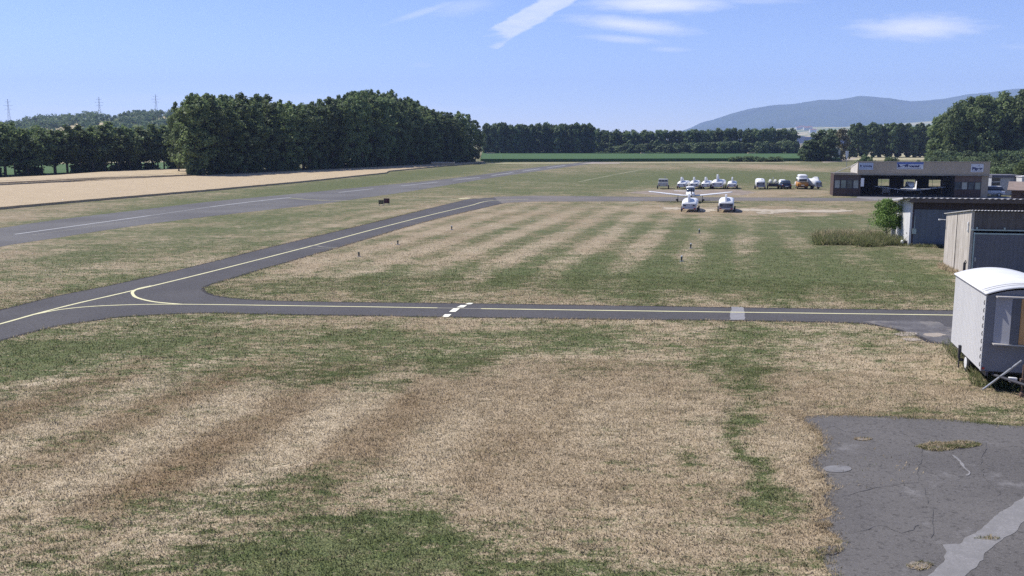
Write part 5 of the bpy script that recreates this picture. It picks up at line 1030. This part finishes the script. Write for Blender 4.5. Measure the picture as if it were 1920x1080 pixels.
# hill farm
for px, lab, w in ((38, 'long pale farm roof on the ridge left of the wooded hill', 34), (66, 'small dark farmhouse on the ridge beside the long pale roof', 10)):
    D_ = 1305; zb = H + (HOR - 234.8) / F * 1300 - .6; e = gable('ridge_farm', lab, 'building', ((px - 960) / F * D_, D_, zb), 0, w, 9, 3, 2.2, mat('farm_wall2', (.6, .58, .52), (.5, .48, .45), .8), mat('ridge_roof', (.46, .42, .34), (.4, .36, .3), .9)); MB().box(w * .3, w * .42, -.05, -.003, .6, 2.6).build('door', BROWNW, e)
# village far out on the plain
r2 = random.Random(3)
for i in range(9):
    px = 1486 + i * 3.2 + r2.uniform(-1, 1); D_ = 4300 + r2.uniform(-300, 900); u = (D_ - 2000) / 4400; c_ = H + (HOR - 240.5) / F * 6400; zz = -1 + (c_ + 1) * (u * u * (3 - 2 * u)) ** .8 - 6
    e = gable('village_house', 'tiny pale building of the distant village in the gap of the wood', 'building', ((px - 960) / F * D_, D_, zz), 0, r2.uniform(12, 30), 12, 12, 4, mat('farm_wall3', (.6, .6, .6), (.5, .5, .5), .8), REDR); e['group'] = 'houses of the distant village'

# ------------------------------------------------------------------ pylons
def pylon(px, ytop, ybase, lab):
    D_ = 1330; x = (px - 960) / F * D_; zb = H + (HOR - ybase) / F * D_ - 3; zt_ = H + (HOR - ytop) / F * D_; h = zt_ - zb
    e = thing('power_pylon', lab, 'pylon', (x, D_, zb), R(12), 'pylons on the hill'); mb = MB(); s0, s1 = 2.6, .35; r_ = .09
    def wd_(t): return s0 + (s1 - s0) * min(1, t * 1.25)
    for sx in (-1, 1):
        for sy in (-1, 1): mb.tube([(sx * wd_(t), sy * wd_(t), h * t) for t in (0, .4, .8, 1)], r_, 4)
    for k in range(9):
        a, b_ = k * .1, (k + 1) * .1
        for s_ in (-1, 1): mb.tube([(-wd_(a), s_ * wd_(a), h * a), (wd_(b_), s_ * wd_(b_), h * b_)], r_ * .7, 4); mb.tube([(wd_(a), s_ * wd_(a), h * a), (-wd_(b_), s_ * wd_(b_), h * b_)], r_ * .7, 4)
    GALV = mat('pylon_steel', (.22, .23, .26), (.2, .21, .24), .7); mb.build('lattice', GALV, e)
    for t, l in ((.66, 4.6), (.78, 6.0), (.9, 3.8)): MB().tube([(-l, 0, h * t), (0, 0, h * t + .6), (l, 0, h * t)], r_, 4).tube([(-l, 0, h * t), (0, 0, h * t - .5), (l, 0, h * t)], r_, 4).build('crossarm', GALV, e)
pylon(32, 188, 238, 'leftmost pylon, above the ridge farm'); pylon(200, 184, 226, 'middle pylon on the wooded hill crest'); pylon(304.5, 179, 218, 'rightmost pylon, nearest to the big plantation')

# ------------------------------------------------------------------ signs and markers
for px, py, w, h, lab in ((725, 384.5, .74, .62, 'larger dark red board of the two taxiway signs'), (714.5, 386, .62, .5, 'smaller dark board left of the larger taxiway sign')):
    p = at(px, py); e = thing('taxiway_sign', lab, 'sign', p, R(-5)); MB().box(-w / 2, w / 2, 0, .08, .22, .22 + h).build('board', mat('dark_red_board', (.06, .03, .03), (.04, .025, .025), .6) if w > .7 else mat('dark_board', (.05, .045, .035), (.04, .035, .03), .6), e, bevel=.01)
    for sx in (-1, 1): MB().box(sx * w * .4 - .03, sx * w * .4 + .03, .01, .06, 0, .22).build('leg', STEEL, e)
    MB().box(-w * .36, w * .36, -.01, -.001, .30, .24 + h * .84).build('face', mat('red_face', (.10, .035, .035), (.07, .03, .03), .5) if w > .7 else mat('olive_face', (.12, .11, .05), (.1, .09, .04), .5), e)
for px, py, top, lab in ((673, 481, 0, 'nearest dark marker post beside the diagonal taxiway'), (746, 458.5, 0, 'middle dark marker post beside the diagonal taxiway'), (847, 431, 0, 'white topped marker post farthest up the diagonal taxiway'),
                         (1278, 490, 1, 'marker post lowest in the photo on the mown grass'), (1295, 465.5, 1, 'middle one of the three marker posts on the mown grass'), (1311, 437.5, 1, 'farthest of the three marker posts, below the parked trailer')):
    p = at(px, py); e = thing('taxiway_marker', lab, 'marker', p, 0, 'small marker posts in the grass'); hh = .32
    MB().tube([(0, 0, 0), (0, 0, hh * .6)], .05, 10).build('post', DARKP, e); MB().tube([(0, 0, hh * .6), (0, 0, hh * .9)], .065, 12).tube([(0, 0, hh * .9), (0, 0, hh)], .06, 10).build('head', mat('blue_green_lens', (.03, .07, .07), (.03, .05, .06), .3), e)
    MB().box(-.12, .12, -.12, .12, 0, .03).build('base_plate', STEEL, e)
    if top or px == 847: MB().tube([(.0, 0, hh + .001), (.0, 0, hh + .07)], .06, 10).build('cap', WHITE, e)
# runway edge things at the end of the maize
for px, py, w, lab in ((920, 289.5, 5, 'small pale trailer at the far edge of the maize below the poplars'), (1206, 290.5, 4, 'small tan bale trailer at the far edge of the maize'), (1405, 289.5, 4, 'flat pale wagon behind the dark hedge bushes')):
    p = at(px, py - 1.5); e = thing('farm_wagon', lab, 'wagon', (p.x, 530, 0)); e.location.x = (px - 960) / F * 530; MB().box(-w / 2, w / 2, 0, 2, .7, 1.7).build('load', STUB, e); MB().box(-w / 2, w / 2, 0, 2, .55, .698).build('bed', DARKP, e)
    for sx in (-1, 1): MB().disc_x(sx * w * .35 - .1, sx * w * .35 + .1, 0, .35, .35).build('wheel', RUBBER, e)
p = Vector(((832 - 960) / F * 312, 312, 0)); e = thing('straw_stack', 'long low pale straw stack at the foot of the plantation', 'straw stack', p, R(-4)); MB().box(-4, 3.6, 0, 2.2, 0, 1.1).build('bales', STUB, e, bevel=.08); MB().box(-4.1, 3.7, -.06, 2.3, 1.102, 1.16).build('cover', WHITEP, e)

# ------------------------------------------------------------------ haze
m = bpy.data.materials.new('haze'); m.use_nodes = True; t = m.node_tree; t.nodes.clear(); o = t.nodes.new('ShaderNodeOutputMaterial'); v = t.nodes.new('ShaderNodeVolumePrincipled')
v.inputs['Color'].default_value = (.46, .60, 1, 1); v.inputs['Density'].default_value = 1.05e-4; v.inputs['Anisotropy'].default_value = .1; t.links.new(v.outputs[0], o.inputs['Volume'])
hz = MB().box(-10700, 10700, -10700, 10700, -2.5, 700).build('haze', m); tag(hz, 'thin blue air between the camera and the mountains', 'haze', kind='stuff')
